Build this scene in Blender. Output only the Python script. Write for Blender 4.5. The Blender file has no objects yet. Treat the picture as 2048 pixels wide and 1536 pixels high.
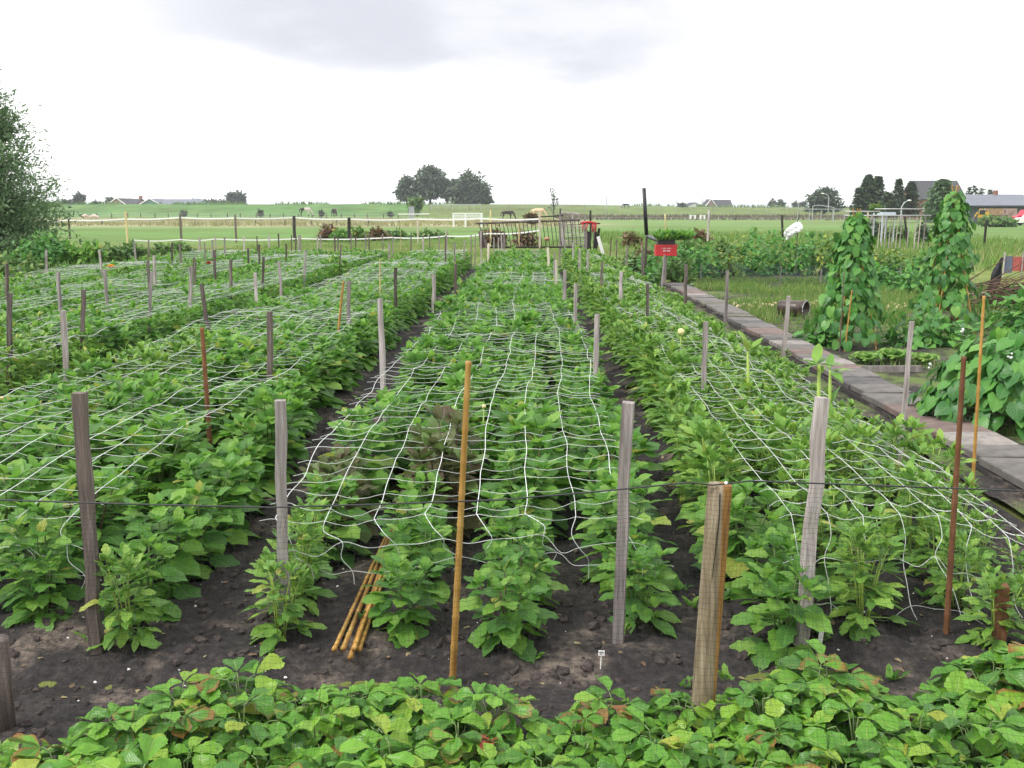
import bpy, bmesh, math, random
import numpy as np
from mathutils import Vector, Matrix

SC = bpy.context.scene
COL = SC.collection
RNG = random.Random(11)
NR = np.random.default_rng(5)
PI = math.pi

# ------------------------------------------------------------------ camera, world, sun, exposure
CAM_H = 1.7
F = 2000.0                                   # focal length in pixels of the 2048 px wide photograph
TH = math.atan(347 / F)                      # pitch below the horizon
PSI = math.atan(36 * math.cos(TH) / F)       # yaw to the left of the direction of the beds
cam = bpy.data.cameras.new('camera')
cam.sensor_width = 36.0
cam.lens = 36.0 * F / 2048
cam.clip_start = 0.05
cam.clip_end = 6000
cam_o = bpy.data.objects.new('camera', cam)
cam_o.location = (0, 0, CAM_H)
cam_o.rotation_euler = (PI / 2 - TH, 0, PSI)
COL.objects.link(cam_o)
SC.camera = cam_o

SUN_EL, SUN_AZ = math.radians(50), math.radians(-112)   # azimuth from +Y towards +X: light from the left, a little behind
world = bpy.data.worlds.new('World')
SC.world = world
world.use_nodes = True
wn, wl = world.node_tree.nodes, world.node_tree.links
wn.clear()
def N(nodes, typ, **kw):
    n = nodes.new(typ)
    for k, v in kw.items():
        if k.startswith('i_'):
            n.inputs[int(k[2:]) if k[2:].isdigit() else k[2:].replace('_', ' ')].default_value = v
        else:
            setattr(n, k, v)
    return n
out = N(wn, 'ShaderNodeOutputWorld')
sky = N(wn, 'ShaderNodeTexSky', sky_type='NISHITA', sun_disc=False, sun_elevation=SUN_EL, sun_rotation=SUN_AZ)
bg_sky = N(wn, 'ShaderNodeBackground', i_1=0.1)
wl.new(sky.outputs[0], bg_sky.inputs[0])
tc = N(wn, 'ShaderNodeTexCoord')
sep = N(wn, 'ShaderNodeSeparateXYZ')
wl.new(tc.outputs['Generated'], sep.inputs[0])
mp = N(wn, 'ShaderNodeMapping')
mp.inputs['Scale'].default_value = (3.0, 3.0, 9.0)
wl.new(tc.outputs['Generated'], mp.inputs[0])
nz = N(wn, 'ShaderNodeTexNoise', i_Scale=1.9, i_Detail=6.0, i_Roughness=0.55)
wl.new(mp.outputs[0], nz.inputs['Vector'])
# the elevation of the cloud base, a little lower to the right and ragged
m1 = N(wn, 'ShaderNodeMath', operation='MULTIPLY_ADD'); m1.inputs[1].default_value = 0.065
wl.new(sep.outputs[0], m1.inputs[0]); wl.new(sep.outputs[2], m1.inputs[2])
m2 = N(wn, 'ShaderNodeMath', operation='MULTIPLY_ADD'); m2.inputs[1].default_value = 0.05
wl.new(nz.outputs[0], m2.inputs[0]); wl.new(m1.outputs[0], m2.inputs[2])
base = N(wn, 'ShaderNodeMapRange', interpolation_type='SMOOTHSTEP'); base.inputs[1].default_value = 0.108; base.inputs[2].default_value = 0.172
wl.new(m2.outputs[0], base.inputs[0])
topr = N(wn, 'ShaderNodeMapRange', interpolation_type='SMOOTHSTEP'); topr.inputs[1].default_value = 0.24; topr.inputs[2].default_value = 0.55
topr.inputs[3].default_value = 1.0; topr.inputs[4].default_value = 0.0
wl.new(sep.outputs[2], topr.inputs[0])
ax = N(wn, 'ShaderNodeMath', operation='ADD'); ax.inputs[1].default_value = 0.10
wl.new(sep.outputs[0], ax.inputs[0])
ab = N(wn, 'ShaderNodeMath', operation='ABSOLUTE'); wl.new(ax.outputs[0], ab.inputs[0])
side = N(wn, 'ShaderNodeMapRange', interpolation_type='SMOOTHSTEP'); side.inputs[1].default_value = 0.10; side.inputs[2].default_value = 0.56
side.inputs[3].default_value = 1.0; side.inputs[4].default_value = 0.0
wl.new(ab.outputs[0], side.inputs[0])
def mulw(a, b):
    m = N(wn, 'ShaderNodeMath', operation='MULTIPLY'); wl.new(a, m.inputs[0])
    if isinstance(b, float): m.inputs[1].default_value = b
    else: wl.new(b, m.inputs[1])
    return m.outputs[0]
front = N(wn, 'ShaderNodeMapRange'); front.inputs[1].default_value = 0.0; front.inputs[2].default_value = 0.5
wl.new(sep.outputs[1], front.inputs[0])
blot = N(wn, 'ShaderNodeMapRange', interpolation_type='SMOOTHSTEP'); blot.inputs[1].default_value = 0.34; blot.inputs[2].default_value = 0.62
blot.inputs[3].default_value = 0.80; blot.inputs[4].default_value = 1.0
wl.new(nz.outputs[0], blot.inputs[0])
mask = mulw(mulw(mulw(mulw(base.outputs[0], topr.outputs[0]), side.outputs[0]), front.outputs[0]), blot.outputs[0])
cmix = N(wn, 'ShaderNodeMix', data_type='RGBA')
cmix.inputs[6].default_value = (1.33, 1.33, 1.33, 1)
cmix.inputs[7].default_value = (0.625, 0.632, 0.69, 1)
wl.new(mask, cmix.inputs[0])
bg_cl = N(wn, 'ShaderNodeBackground', i_1=1.0)
wl.new(cmix.outputs[2], bg_cl.inputs[0])
mixs = N(wn, 'ShaderNodeMixShader'); mixs.inputs[0].default_value = 0.94
wl.new(bg_sky.outputs[0], mixs.inputs[1]); wl.new(bg_cl.outputs[0], mixs.inputs[2])
wl.new(mixs.outputs[0], out.inputs[0])

sun = bpy.data.lights.new('sun', 'SUN')
sun.energy = 2.3
sun.angle = math.radians(16)
sun.color = (1.0, 0.96, 0.90)
sun_o = bpy.data.objects.new('sun', sun)
sd = Vector((math.sin(SUN_AZ) * math.cos(SUN_EL), math.cos(SUN_AZ) * math.cos(SUN_EL), math.sin(SUN_EL)))
sun_o.rotation_euler = sd.to_track_quat('Z', 'Y').to_euler()
sun_o.location = sd * 30
COL.objects.link(sun_o)

vs = SC.view_settings
vs.view_transform = 'Standard'; vs.look = 'None'; vs.gamma = 1.0; vs.use_curve_mapping = False
vs.exposure = 0.36
SC.render.engine = 'CYCLES'
SC.cycles.use_denoising = True
SC.cycles.max_bounces = 6
SC.cycles.diffuse_bounces = 3
SC.cycles.glossy_bounces = 2
SC.cycles.transmission_bounces = 4
SC.cycles.caustics_reflective = SC.cycles.caustics_refractive = False

# ------------------------------------------------------------------ pixel -> place
_f = np.array([-math.sin(PSI) * math.cos(TH), math.cos(PSI) * math.cos(TH), -math.sin(TH)])
_r = np.array([math.cos(PSI), math.sin(PSI), 0.0])
_u = np.cross(_r, _f)
def ray(px, py): return _f * F + _r * (px - 1024) + _u * (768 - py)
def P(px, py, z=0.0):
    d = ray(px, py); t = (z - CAM_H) / d[2]; return Vector((d[0] * t, d[1] * t, z))
def Q(px, py, Y):
    d = ray(px, py); t = Y / d[1]; return Vector((d[0] * t, Y, CAM_H + d[2] * t))
def pix(p):
    v = np.array([p[0], p[1], p[2] - CAM_H]); w = v @ _f
    return 1024 + F * (v @ _r) / w, 768 - F * (v @ _u) / w, w

# ------------------------------------------------------------------ object helpers
def tag(o, label=None, cat=None, group=None, kind=None):
    if label: o['label'] = label
    if cat: o['category'] = cat
    if group: o['group'] = group
    if kind: o['kind'] = kind
    return o
def thing(name, label, cat, loc=(0, 0, 0), rz=0.0, group=None):
    o = bpy.data.objects.new(name, None)
    o.empty_display_size = 0.1
    o.location = loc; o.rotation_euler = (0, 0, rz)
    COL.objects.link(o)
    return tag(o, label, cat, group)
def link(name, me, parent=None, mats=None, M=None):
    o = bpy.data.objects.new(name, me)
    if mats is not None:
        for m in (mats if isinstance(mats, (list, tuple)) else [mats]): me.materials.append(m)
    COL.objects.link(o)
    if parent is not None: o.parent = parent
    if M is not None: o.matrix_local = M
    return o
def copy_tree(o, parent=None):
    c = o.copy(); COL.objects.link(c)
    if parent is not None: c.parent = parent
    for ch in o.children: copy_tree(ch, c)
    return c
def mesh_np(name, V, Fc, UV=None, smooth=True, mi=None):
    V = np.asarray(V, dtype=np.float32); Fc = np.asarray(Fc, dtype=np.int32)
    me = bpy.data.meshes.new(name)
    k = Fc.shape[1]
    me.vertices.add(len(V)); me.vertices.foreach_set('co', V.ravel())
    me.loops.add(Fc.size); me.loops.foreach_set('vertex_index', Fc.ravel())
    me.polygons.add(len(Fc)); me.polygons.foreach_set('loop_start', np.arange(0, Fc.size, k, dtype=np.int32))
    if mi is not None: me.polygons.foreach_set('material_index', np.asarray(mi, dtype=np.int32))
    if UV is not None:
        uvl = me.uv_layers.new(name='UVMap')
        uvl.data.foreach_set('uv', np.asarray(UV, dtype=np.float32)[Fc.ravel()].ravel())
    me.update(calc_edges=True)
    me.polygons.foreach_set('use_smooth', np.full(len(Fc), smooth, dtype=bool))
    me.validate()
    return me

class MB:
    """collects boxes, bars, tubes and lathes into ONE mesh"""
    def __init__(s): s.v = []; s.f = []; s.mi = []
    def add(s, vs, fs, m=0):
        b = len(s.v); s.v += [tuple(v) for v in vs]
        for f in fs: s.f.append(tuple(b + i for i in f)); s.mi.append(m)
        return s
    def box(s, c, d, m=0, rz=0.0, M=None):
        x, y, z = d[0] / 2, d[1] / 2, d[2] / 2
        vs = [Vector((sx * x, sy * y, sz * z)) for sz in (-1, 1) for sx, sy in ((-1, -1), (1, -1), (1, 1), (-1, 1))]
        R = M if M is not None else Matrix.Rotation(rz, 4, 'Z')
        vs = [R @ v + Vector(c) for v in vs]
        return s.add(vs, [(3, 2, 1, 0), (4, 5, 6, 7), (0, 1, 5, 4), (1, 2, 6, 5), (2, 3, 7, 6), (3, 0, 4, 7)], m)
    def tube(s, pts, r, n=6, m=0, caps=True, jit=0.0, flat=None, ph=0.0):
        pts = [Vector(p) for p in pts]
        rs = r if isinstance(r, (list, tuple)) else [r] * len(pts)
        b = len(s.v); prev = None
        for i, p in enumerate(pts):
            d = (pts[min(i + 1, len(pts) - 1)] - pts[max(i - 1, 0)])
            d = d.normalized() if d.length > 1e-9 else Vector((0, 0, 1))
            if prev is None:
                a = Vector((1, 0, 0)) if abs(d.x) < 0.9 else Vector((0, 1, 0))
            else: a = prev
            a = (a - d * a.dot(d)).normalized(); prev = a; c = d.cross(a)
            for k in range(n):
                t = ph + 2 * PI * k / n
                rr = rs[i] * (1 + (RNG.uniform(-jit, jit) if jit else 0))
                sx, sy = (1, 1) if flat is None else flat
                s.v.append(tuple(p + a * (math.cos(t) * rr * sx) + c * (math.sin(t) * rr * sy)))
        for i in range(len(pts) - 1):
            for k in range(n):
                k2 = (k + 1) % n
                s.f.append((b + i * n + k, b + i * n + k2, b + (i + 1) * n + k2, b + (i + 1) * n + k)); s.mi.append(m)
        if caps:
            s.f.append(tuple(b + k for k in range(n - 1, -1, -1))); s.mi.append(m)
            e = b + (len(pts) - 1) * n
            s.f.append(tuple(e + k for k in range(n))); s.mi.append(m)
        return s
    def ball(s, c, r, m=0, nu=8, nv=5, jit=0.0):
        r = r if isinstance(r, (tuple, list)) else (r, r, r)
        vs = [(c[0], c[1], c[2] - r[2])]
        for j in range(1, nv):
            a = -PI / 2 + PI * j / nv
            for i in range(nu):
                t = 2 * PI * i / nu; q = 1 + (RNG.uniform(-jit, jit) if jit else 0)
                vs.append((c[0] + r[0] * q * math.cos(a) * math.cos(t), c[1] + r[1] * q * math.cos(a) * math.sin(t), c[2] + r[2] * q * math.sin(a)))
        vs.append((c[0], c[1], c[2] + r[2]))
        fs = [(0, 1 + (i + 1) % nu, 1 + i) for i in range(nu)]
        for j in range(nv - 2):
            for i in range(nu):
                fs.append((1 + j * nu + i, 1 + j * nu + (i + 1) % nu, 1 + (j + 1) * nu + (i + 1) % nu, 1 + (j + 1) * nu + i))
        e = len(vs) - 1; o = 1 + (nv - 2) * nu
        fs += [(o + i, o + (i + 1) % nu, e) for i in range(nu)]
        return s.add(vs, fs, m)
    def build(s, name, mats, parent=None, smooth=False, M=None):
        me = bpy.data.meshes.new(name)
        me.from_pydata(s.v, [], s.f); me.update()
        me.polygons.foreach_set('material_index', s.mi)
        me.polygons.foreach_set('use_smooth', [smooth] * len(s.f))
        return link(name, me, parent, mats, M)

# ------------------------------------------------------------------ numpy noise
def _hash(ix, iy, seed):
    h = (ix.astype(np.int64) * 374761393 + iy.astype(np.int64) * 668265263 + seed * 1274126177) & 0x7fffffff
    h = ((h ^ (h >> 13)) * 1274126177) & 0x7fffffff
    return ((h ^ (h >> 16)) & 0xffff) / 65535.0
def vnoise(x, y, seed=0):
    x = np.asarray(x, dtype=float); y = np.asarray(y, dtype=float)
    ix, iy = np.floor(x), np.floor(y); fx, fy = x - ix, y - iy
    fx = fx * fx * (3 - 2 * fx); fy = fy * fy * (3 - 2 * fy)
    ix = ix.astype(np.int64); iy = iy.astype(np.int64)
    a, b, c, d = _hash(ix, iy, seed), _hash(ix + 1, iy, seed), _hash(ix, iy + 1, seed), _hash(ix + 1, iy + 1, seed)
    return (a * (1 - fx) + b * fx) * (1 - fy) + (c * (1 - fx) + d * fx) * fy
def fbm(x, y, octv=4, seed=0):
    s = 0.0; a = 0.5
    for i in range(octv):
        s = s + a * vnoise(np.asarray(x) * 2 ** i, np.asarray(y) * 2 ** i, seed + 17 * i); a *= 0.5
    return s
def sstep(a, b, x):
    t = np.clip((np.asarray(x, dtype=float) - a) / (b - a), 0, 1); return t * t * (3 - 2 * t)

# ------------------------------------------------------------------ materials
def new_mat(name):
    m = bpy.data.materials.new(name); m.use_nodes = True
    n, l = m.node_tree.nodes, m.node_tree.links
    n.clear()
    o = n.new('ShaderNodeOutputMaterial'); b = n.new('ShaderNodeBsdfPrincipled')
    l.new(b.outputs[0], o.inputs[0])
    return m, n, l, b, o
def ramp(n, stops):
    r = n.new('ShaderNodeValToRGB')
    while len(r.color_ramp.elements) < len(stops): r.color_ramp.elements.new(0.5)
    for e, (p, c) in zip(r.color_ramp.elements, stops):
        e.position = p; e.color = (*c, 1)
    return r
def plain(name, col, rough=0.6, metal=0.0, var=0.12, scale=12.0, bump=0.0, spec=0.4):
    """one colour broken up by two sizes of noise (dirt and wear)"""
    m, n, l, b, o = new_mat(name)
    t = N(n, 'ShaderNodeTexCoord')
    z = N(n, 'ShaderNodeTexNoise', i_Scale=scale, i_Detail=6.0, i_Roughness=0.65)
    l.new(t.outputs['Object'], z.inputs['Vector'])
    c = np.array(col)
    r = ramp(n, [(0.25, tuple(c * (1 - 2 * var))), (0.55, tuple(c)), (0.8, tuple(np.minimum(c * (1 + var), 1)))])
    l.new(z.outputs[0], r.inputs[0]); l.new(r.outputs[0], b.inputs['Base Color'])
    b.inputs['Roughness'].default_value = rough; b.inputs['Metallic'].default_value = metal
    b.inputs['Specular IOR Level'].default_value = spec
    if bump:
        bp = N(n, 'ShaderNodeBump', i_Strength=bump, i_Distance=0.01)
        l.new(z.outputs[0], bp.inputs['Height']); l.new(bp.outputs[0], b.inputs['Normal'])
    return m
def wood(name, dark, mid, light, scale=9.0, stretch=0.06, rough=0.8, bump=0.5):
    m, n, l, b, o = new_mat(name)
    t = N(n, 'ShaderNodeTexCoord'); oi = N(n, 'ShaderNodeObjectInfo')
    mp = N(n, 'ShaderNodeMapping'); mp.inputs['Scale'].default_value = (1, 1, stretch)
    l.new(t.outputs['Object'], mp.inputs[0])
    ad = N(n, 'ShaderNodeVectorMath', operation='ADD'); l.new(mp.outputs[0], ad.inputs[0])
    sc = N(n, 'ShaderNodeVectorMath', operation='SCALE'); sc.inputs[0].default_value = (17, 31, 9); l.new(oi.outputs['Random'], sc.inputs['Scale'])
    l.new(sc.outputs[0], ad.inputs[1])
    z = N(n, 'ShaderNodeTexNoise', i_Scale=scale * 8, i_Detail=6.0, i_Roughness=0.65); l.new(ad.outputs[0], z.inputs['Vector'])
    z2 = N(n, 'ShaderNodeTexNoise', i_Scale=scale * 0.9, i_Detail=3.0); l.new(ad.outputs[0], z2.inputs['Vector'])
    mx = N(n, 'ShaderNodeMath', operation='MULTIPLY_ADD'); mx.inputs[1].default_value = 0.55
    l.new(z.outputs[0], mx.inputs[0])
    m3 = N(n, 'ShaderNodeMath', operation='MULTIPLY'); m3.inputs[1].default_value = 0.45; l.new(z2.outputs[0], m3.inputs[0])
    l.new(m3.outputs[0], mx.inputs[2])
    r = ramp(n, [(0.33, dark), (0.5, mid), (0.64, light)])
    l.new(mx.outputs[0], r.inputs[0])
    hv = N(n, 'ShaderNodeHueSaturation'); l.new(r.outputs[0], hv.inputs['Color'])
    mr = N(n, 'ShaderNodeMapRange'); mr.inputs[3].default_value = 0.65; mr.inputs[4].default_value = 1.25
    l.new(oi.outputs['Random'], mr.inputs[0]); l.new(mr.outputs[0], hv.inputs['Value'])
    l.new(hv.outputs[0], b.inputs['Base Color'])
    b.inputs['Roughness'].default_value = rough; b.inputs['Specular IOR Level'].default_value = 0.25
    bp = N(n, 'ShaderNodeBump', i_Strength=bump, i_Distance=0.004)
    l.new(z.outputs[0], bp.inputs['Height']); l.new(bp.outputs[0], b.inputs['Normal'])
    return m
def leafm(name, stops, vein=None, edge=None, rough=0.42, transl=0.3, veins=9.0, spec=0.45, back=0.25):
    """leaf: hue by leaf, midrib and side veins from the leaf's own UV, paler underside, light through the blade"""
    m, n, l, b, o = new_mat(name)
    oi = N(n, 'ShaderNodeObjectInfo'); g = N(n, 'ShaderNodeNewGeometry')
    sm = N(n, 'ShaderNodeMath', operation='ADD'); l.new(oi.outputs['Random'], sm.inputs[0]); l.new(g.outputs['Random Per Island'], sm.inputs[1])
    fr = N(n, 'ShaderNodeMath', operation='FRACT'); l.new(sm.outputs[0], fr.inputs[0])
    r = ramp(n, stops); l.new(fr.outputs[0], r.inputs[0])
    colr = r.outputs[0]
    uv = N(n, 'ShaderNodeUVMap'); sp = N(n, 'ShaderNodeSeparateXYZ'); l.new(uv.outputs[0], sp.inputs[0])
    c0 = N(n, 'ShaderNodeMath', operation='SUBTRACT'); c0.inputs[1].default_value = 0.5; l.new(sp.outputs[0], c0.inputs[0])
    au = N(n, 'ShaderNodeMath', operation='ABSOLUTE'); l.new(c0.outputs[0], au.inputs[0])
    # blotches within the blade
    tcn = N(n, 'ShaderNodeTexCoord')
    zz = N(n, 'ShaderNodeTexNoise', i_Scale=22.0, i_Detail=3.0); l.new(tcn.outputs['Object'], zz.inputs['Vector'])
    hv = N(n, 'ShaderNodeHueSaturation'); l.new(colr, hv.inputs['Color'])
    mr = N(n, 'ShaderNodeMapRange'); mr.inputs[1].default_value = 0.3; mr.inputs[2].default_value = 0.7; mr.inputs[3].default_value = 0.8; mr.inputs[4].default_value = 1.2
    l.new(zz.outputs[0], mr.inputs[0]); l.new(mr.outputs[0], hv.inputs['Value'])
    colr = hv.outputs[0]
    if vein is not None:
        # side veins: stripes of v - |u| ; midrib: |u| small
        k = N(n, 'ShaderNodeMath', operation='MULTIPLY_ADD'); k.inputs[1].default_value = -0.9
        l.new(au.outputs[0], k.inputs[0]); l.new(sp.outputs[1], k.inputs[2])
        s1 = N(n, 'ShaderNodeMath', operation='MULTIPLY'); s1.inputs[1].default_value = veins; l.new(k.outputs[0], s1.inputs[0])
        pp = N(n, 'ShaderNodeMath', operation='PINGPONG'); pp.inputs[1].default_value = 0.5; l.new(s1.outputs[0], pp.inputs[0])
        v1 = N(n, 'ShaderNodeMapRange', interpolation_type='SMOOTHSTEP'); v1.inputs[1].default_value = 0.0; v1.inputs[2].default_value = 0.16; v1.inputs[3].default_value = 0.75; v1.inputs[4].default_value = 0.0
        l.new(pp.outputs[0], v1.inputs[0])
        v2 = N(n, 'ShaderNodeMapRange', interpolation_type='SMOOTHSTEP'); v2.inputs[1].default_value = 0.015; v2.inputs[2].default_value = 0.05; v2.inputs[3].default_value = 1.0; v2.inputs[4].default_value = 0.0
        l.new(au.outputs[0], v2.inputs[0])
        vm = N(n, 'ShaderNodeMath', operation='MAXIMUM'); l.new(v1.outputs[0], vm.inputs[0]); l.new(v2.outputs[0], vm.inputs[1])
        vs_ = N(n, 'ShaderNodeMath', operation='MULTIPLY'); vs_.inputs[1].default_value = 0.5; l.new(vm.outputs[0], vs_.inputs[0])
        x = N(n, 'ShaderNodeMix', data_type='RGBA'); x.inputs[7].default_value = (*vein, 1)
        l.new(vs_.outputs[0], x.inputs[0]); l.new(colr, x.inputs[6]); colr = x.outputs[2]
        bp = N(n, 'ShaderNodeBump', i_Strength=0.5, i_Distance=0.004, invert=True)
        l.new(vm.outputs[0], bp.inputs['Height']); l.new(bp.outputs[0], b.inputs['Normal'])
    if edge is not None:
        # discoloured margin, only on some leaves
        ecol, share = edge
        e1 = N(n, 'ShaderNodeMath', operation='MULTIPLY'); e1.inputs[1].default_value = 2.0; l.new(au.outputs[0], e1.inputs[0])
        e2 = N(n, 'ShaderNodeMath', operation='MAXIMUM'); l.new(e1.outputs[0], e2.inputs[0]); l.new(sp.outputs[1], e2.inputs[1])
        e3 = N(n, 'ShaderNodeMath', operation='MULTIPLY_ADD'); e3.inputs[1].default_value = 0.6; l.new(zz.outputs[0], e3.inputs[0]); l.new(e2.outputs[0], e3.inputs[2])
        lo = N(n, 'ShaderNodeMath', operation='MULTIPLY_ADD'); lo.inputs[1].default_value = 6.7; lo.inputs[2].default_value = 0.0
        l.new(oi.outputs['Random'], lo.inputs[0])
        lf = N(n, 'ShaderNodeMath', operation='FRACT'); l.new(lo.outputs[0], lf.inputs[0])
        thr = N(n, 'ShaderNodeMapRange', interpolation_type='SMOOTHSTEP'); thr.inputs[1].default_value = 0.0; thr.inputs[2].default_value = share; thr.inputs[3].default_value = 0.45; thr.inputs[4].default_value = 0.0
        l.new(lf.outputs[0], thr.inputs[0])
        e4 = N(n, 'ShaderNodeMath', operation='ADD'); l.new(e3.outputs[0], e4.inputs[0]); l.new(thr.outputs[0], e4.inputs[1])
        em = N(n, 'ShaderNodeMapRange', interpolation_type='SMOOTHSTEP'); em.inputs[1].default_value = 1.3; em.inputs[2].default_value = 1.62; em.inputs[4].default_value = 0.85
        l.new(e4.outputs[0], em.inputs[0])
        x = N(n, 'ShaderNodeMix', data_type='RGBA'); x.inputs[7].default_value = (*ecol, 1)
        l.new(em.outputs[0], x.inputs[0]); l.new(colr, x.inputs[6]); colr = x.outputs[2]
    if back:
        x = N(n, 'ShaderNodeMix', data_type='RGBA'); x.inputs[7].default_value = (0.16, 0.24, 0.12, 1)
        bm_ = N(n, 'ShaderNodeMath', operation='MULTIPLY'); bm_.inputs[1].default_value = back; l.new(g.outputs['Backfacing'], bm_.inputs[0])
        l.new(bm_.outputs[0], x.inputs[0]); l.new(colr, x.inputs[6]); colr = x.outputs[2]
    l.new(colr, b.inputs['Base Color'])
    b.inputs['Roughness'].default_value = rough; b.inputs['Specular IOR Level'].default_value = spec
    tr = N(n, 'ShaderNodeBsdfTranslucent')
    th = N(n, 'ShaderNodeHueSaturation', i_Saturation=1.1, i_Value=1.3); l.new(colr, th.inputs['Color']); l.new(th.outputs[0], tr.inputs[0])
    ms = N(n, 'ShaderNodeMixShader'); ms.inputs[0].default_value = transl
    l.new(b.outputs[0], ms.inputs[1]); l.new(tr.outputs[0], ms.inputs[2]); l.new(ms.outputs[0], o.inputs[0])
    return m

G = lambda r, g, b: (r, g, b)
M_DAH = leafm('dahlia_leaf', [(0.0, G(.066, .185, .038)), (0.4, G(.115, .29, .042)), (0.75, G(.17, .355, .048)), (.965, G(.24, .42, .07)), (.99, G(.36, .37, .07))], vein=(.21, .39, .09), transl=.42)
M_DAHL = leafm('dahlia_leaf_light', [(0.0, G(.090, .215, .038)), (0.4, G(.145, .31, .046)), (0.75, G(.205, .375, .056)), (.97, G(.27, .43, .066)), (.99, G(.42, .42, .09))], vein=(.21, .38, .09))
M_BRON = leafm('dahlia_leaf_bronze', [(0.0, G(.085, .050, .025)), (0.5, G(.10, .115, .035)), (1.0, G(.11, .20, .04))], vein=(.12, .13, .06))
M_STEM = plain('green_stem', (.11, .17, .05), 0.5, scale=30)
M_STEMY = plain('yellow_green_stem', (.28, .40, .07), 0.5, scale=30)
M_STEMR = plain('red_brown_stem', (.10, .055, .035), 0.5, scale=30)
M_STRAW = leafm('strawberry_leaf', [(0.0, G(.045, .165, .018)), (0.35, G(.095, .285, .022)), (0.8, G(.155, .36, .026)), (0.96, G(.24, .40, .034)), (1.0, G(.35, .38, .05))],
                vein=(.34, .46, .12), edge=((.28, .10, .03), 0.17), rough=0.36, transl=0.25, veins=8.0, back=0.6)
M_STRAWRED = leafm('red_strawberry_leaf', [(0.0, G(.33, .03, .035)), (0.5, G(.38, .045, .04)), (1.0, G(.30, .09, .04))], vein=(.42, .16, .10), rough=0.4, transl=0.25, veins=8.0)
M_STRAWBRN = leafm('brownish_red_strawberry_leaf', [(0.0, G(.24, .075, .03)), (0.5, G(.26, .12, .035)), (1.0, G(.24, .17, .04))], vein=(.38, .22, .10), rough=0.4, transl=0.25, veins=8.0)
M_BEAN = leafm('bean_leaf', [(0.0, G(.04, .155, .038)), (0.45, G(.07, .24, .040)), (0.8, G(.115, .31, .05)), (1.0, G(.18, .37, .06))], vein=(.17, .34, .1), rough=0.38, veins=6.0)
M_WEED = leafm('weed_leaf', [(0.0, G(.045, .11, .03)), (0.4, G(.085, .19, .042)), (0.8, G(.14, .25, .055)), (1.0, G(.25, .29, .08))], transl=0.3)
M_WEEDY = leafm('yellowing_leaf', [(0.0, G(.05, .14, .03)), (0.45, G(.09, .2, .035)), (0.8, G(.22, .30, .04)), (1.0, G(.36, .36, .05))], transl=0.3)
M_REDW = leafm('dock_leaf', [(0.0, G(.10, .04, .02)), (0.5, G(.16, .07, .03)), (1.0, G(.13, .16, .04))], transl=0.25)
M_LETT = leafm('lettuce_leaf', [(0.0, G(.12, .27, .05)), (0.6, G(.20, .38, .07)), (1.0, G(.30, .45, .12))], vein=(.35, .45, .2), transl=0.35)
M_GRASS = leafm('grass_blade', [(0.0, G(.085, .18, .036)), (0.5, G(.14, .255, .05)), (0.85, G(.23, .31, .08)), (1.0, G(.40, .36, .18))], transl=0.3, spec=0.2, rough=.6)
M_STRAWG = leafm('dry_grass_blade', [(0.0, G(.22, .13, .06)), (0.5, G(.33, .22, .10)), (0.8, G(.24, .24, .07)), (1.0, G(.44, .34, .18))], transl=0.25, spec=0.2, rough=.7)
M_TREE = leafm('tree_leaf_dark', [(0.0, G(.042, .070, .046)), (0.5, G(.066, .108, .060)), (1.0, G(.11, .16, .08))], transl=0.2, back=0.1)  # leaf tones lightened to stand in for haze on the far trees
M_TREEB = leafm('tree_leaf_hazed', [(0.0, G(.075, .095, .08)), (0.5, G(.10, .13, .10)), (1.0, G(.14, .17, .12))], transl=0.2, back=0.1)  # grey-blue of distance haze is put into the leaf colour
M_WILLOW = leafm('willow_leaf', [(0.0, G(.07, .14, .06)), (0.5, G(.12, .215, .085)), (1.0, G(.22, .31, .16))], transl=0.3, back=0.3)
M_CONIF = leafm('conifer_spray', [(0.0, G(.042, .078, .044)), (0.5, G(.070, .125, .056)), (1.0, G(.12, .18, .075))], transl=0.15, back=0.1)
M_BARK = wood('bark', (.03, .025, .02), (.07, .06, .05), (.12, .11, .09))
W_GREY = wood('weathered_grey_wood', (.12, .098, .092), (.33, .29, .28), (.56, .51, .50))
W_DARK = wood('dark_weathered_wood', (.045, .035, .03), (.12, .095, .085), (.24, .20, .185))
W_BROWN = wood('brown_wood', (.07, .03, .016), (.17, .075, .035), (.27, .13, .06))
W_POST = wood('planed_post_wood', (.13, .08, .035), (.27, .165, .07), (.40, .29, .16), scale=5.0, stretch=0.05)
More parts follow.
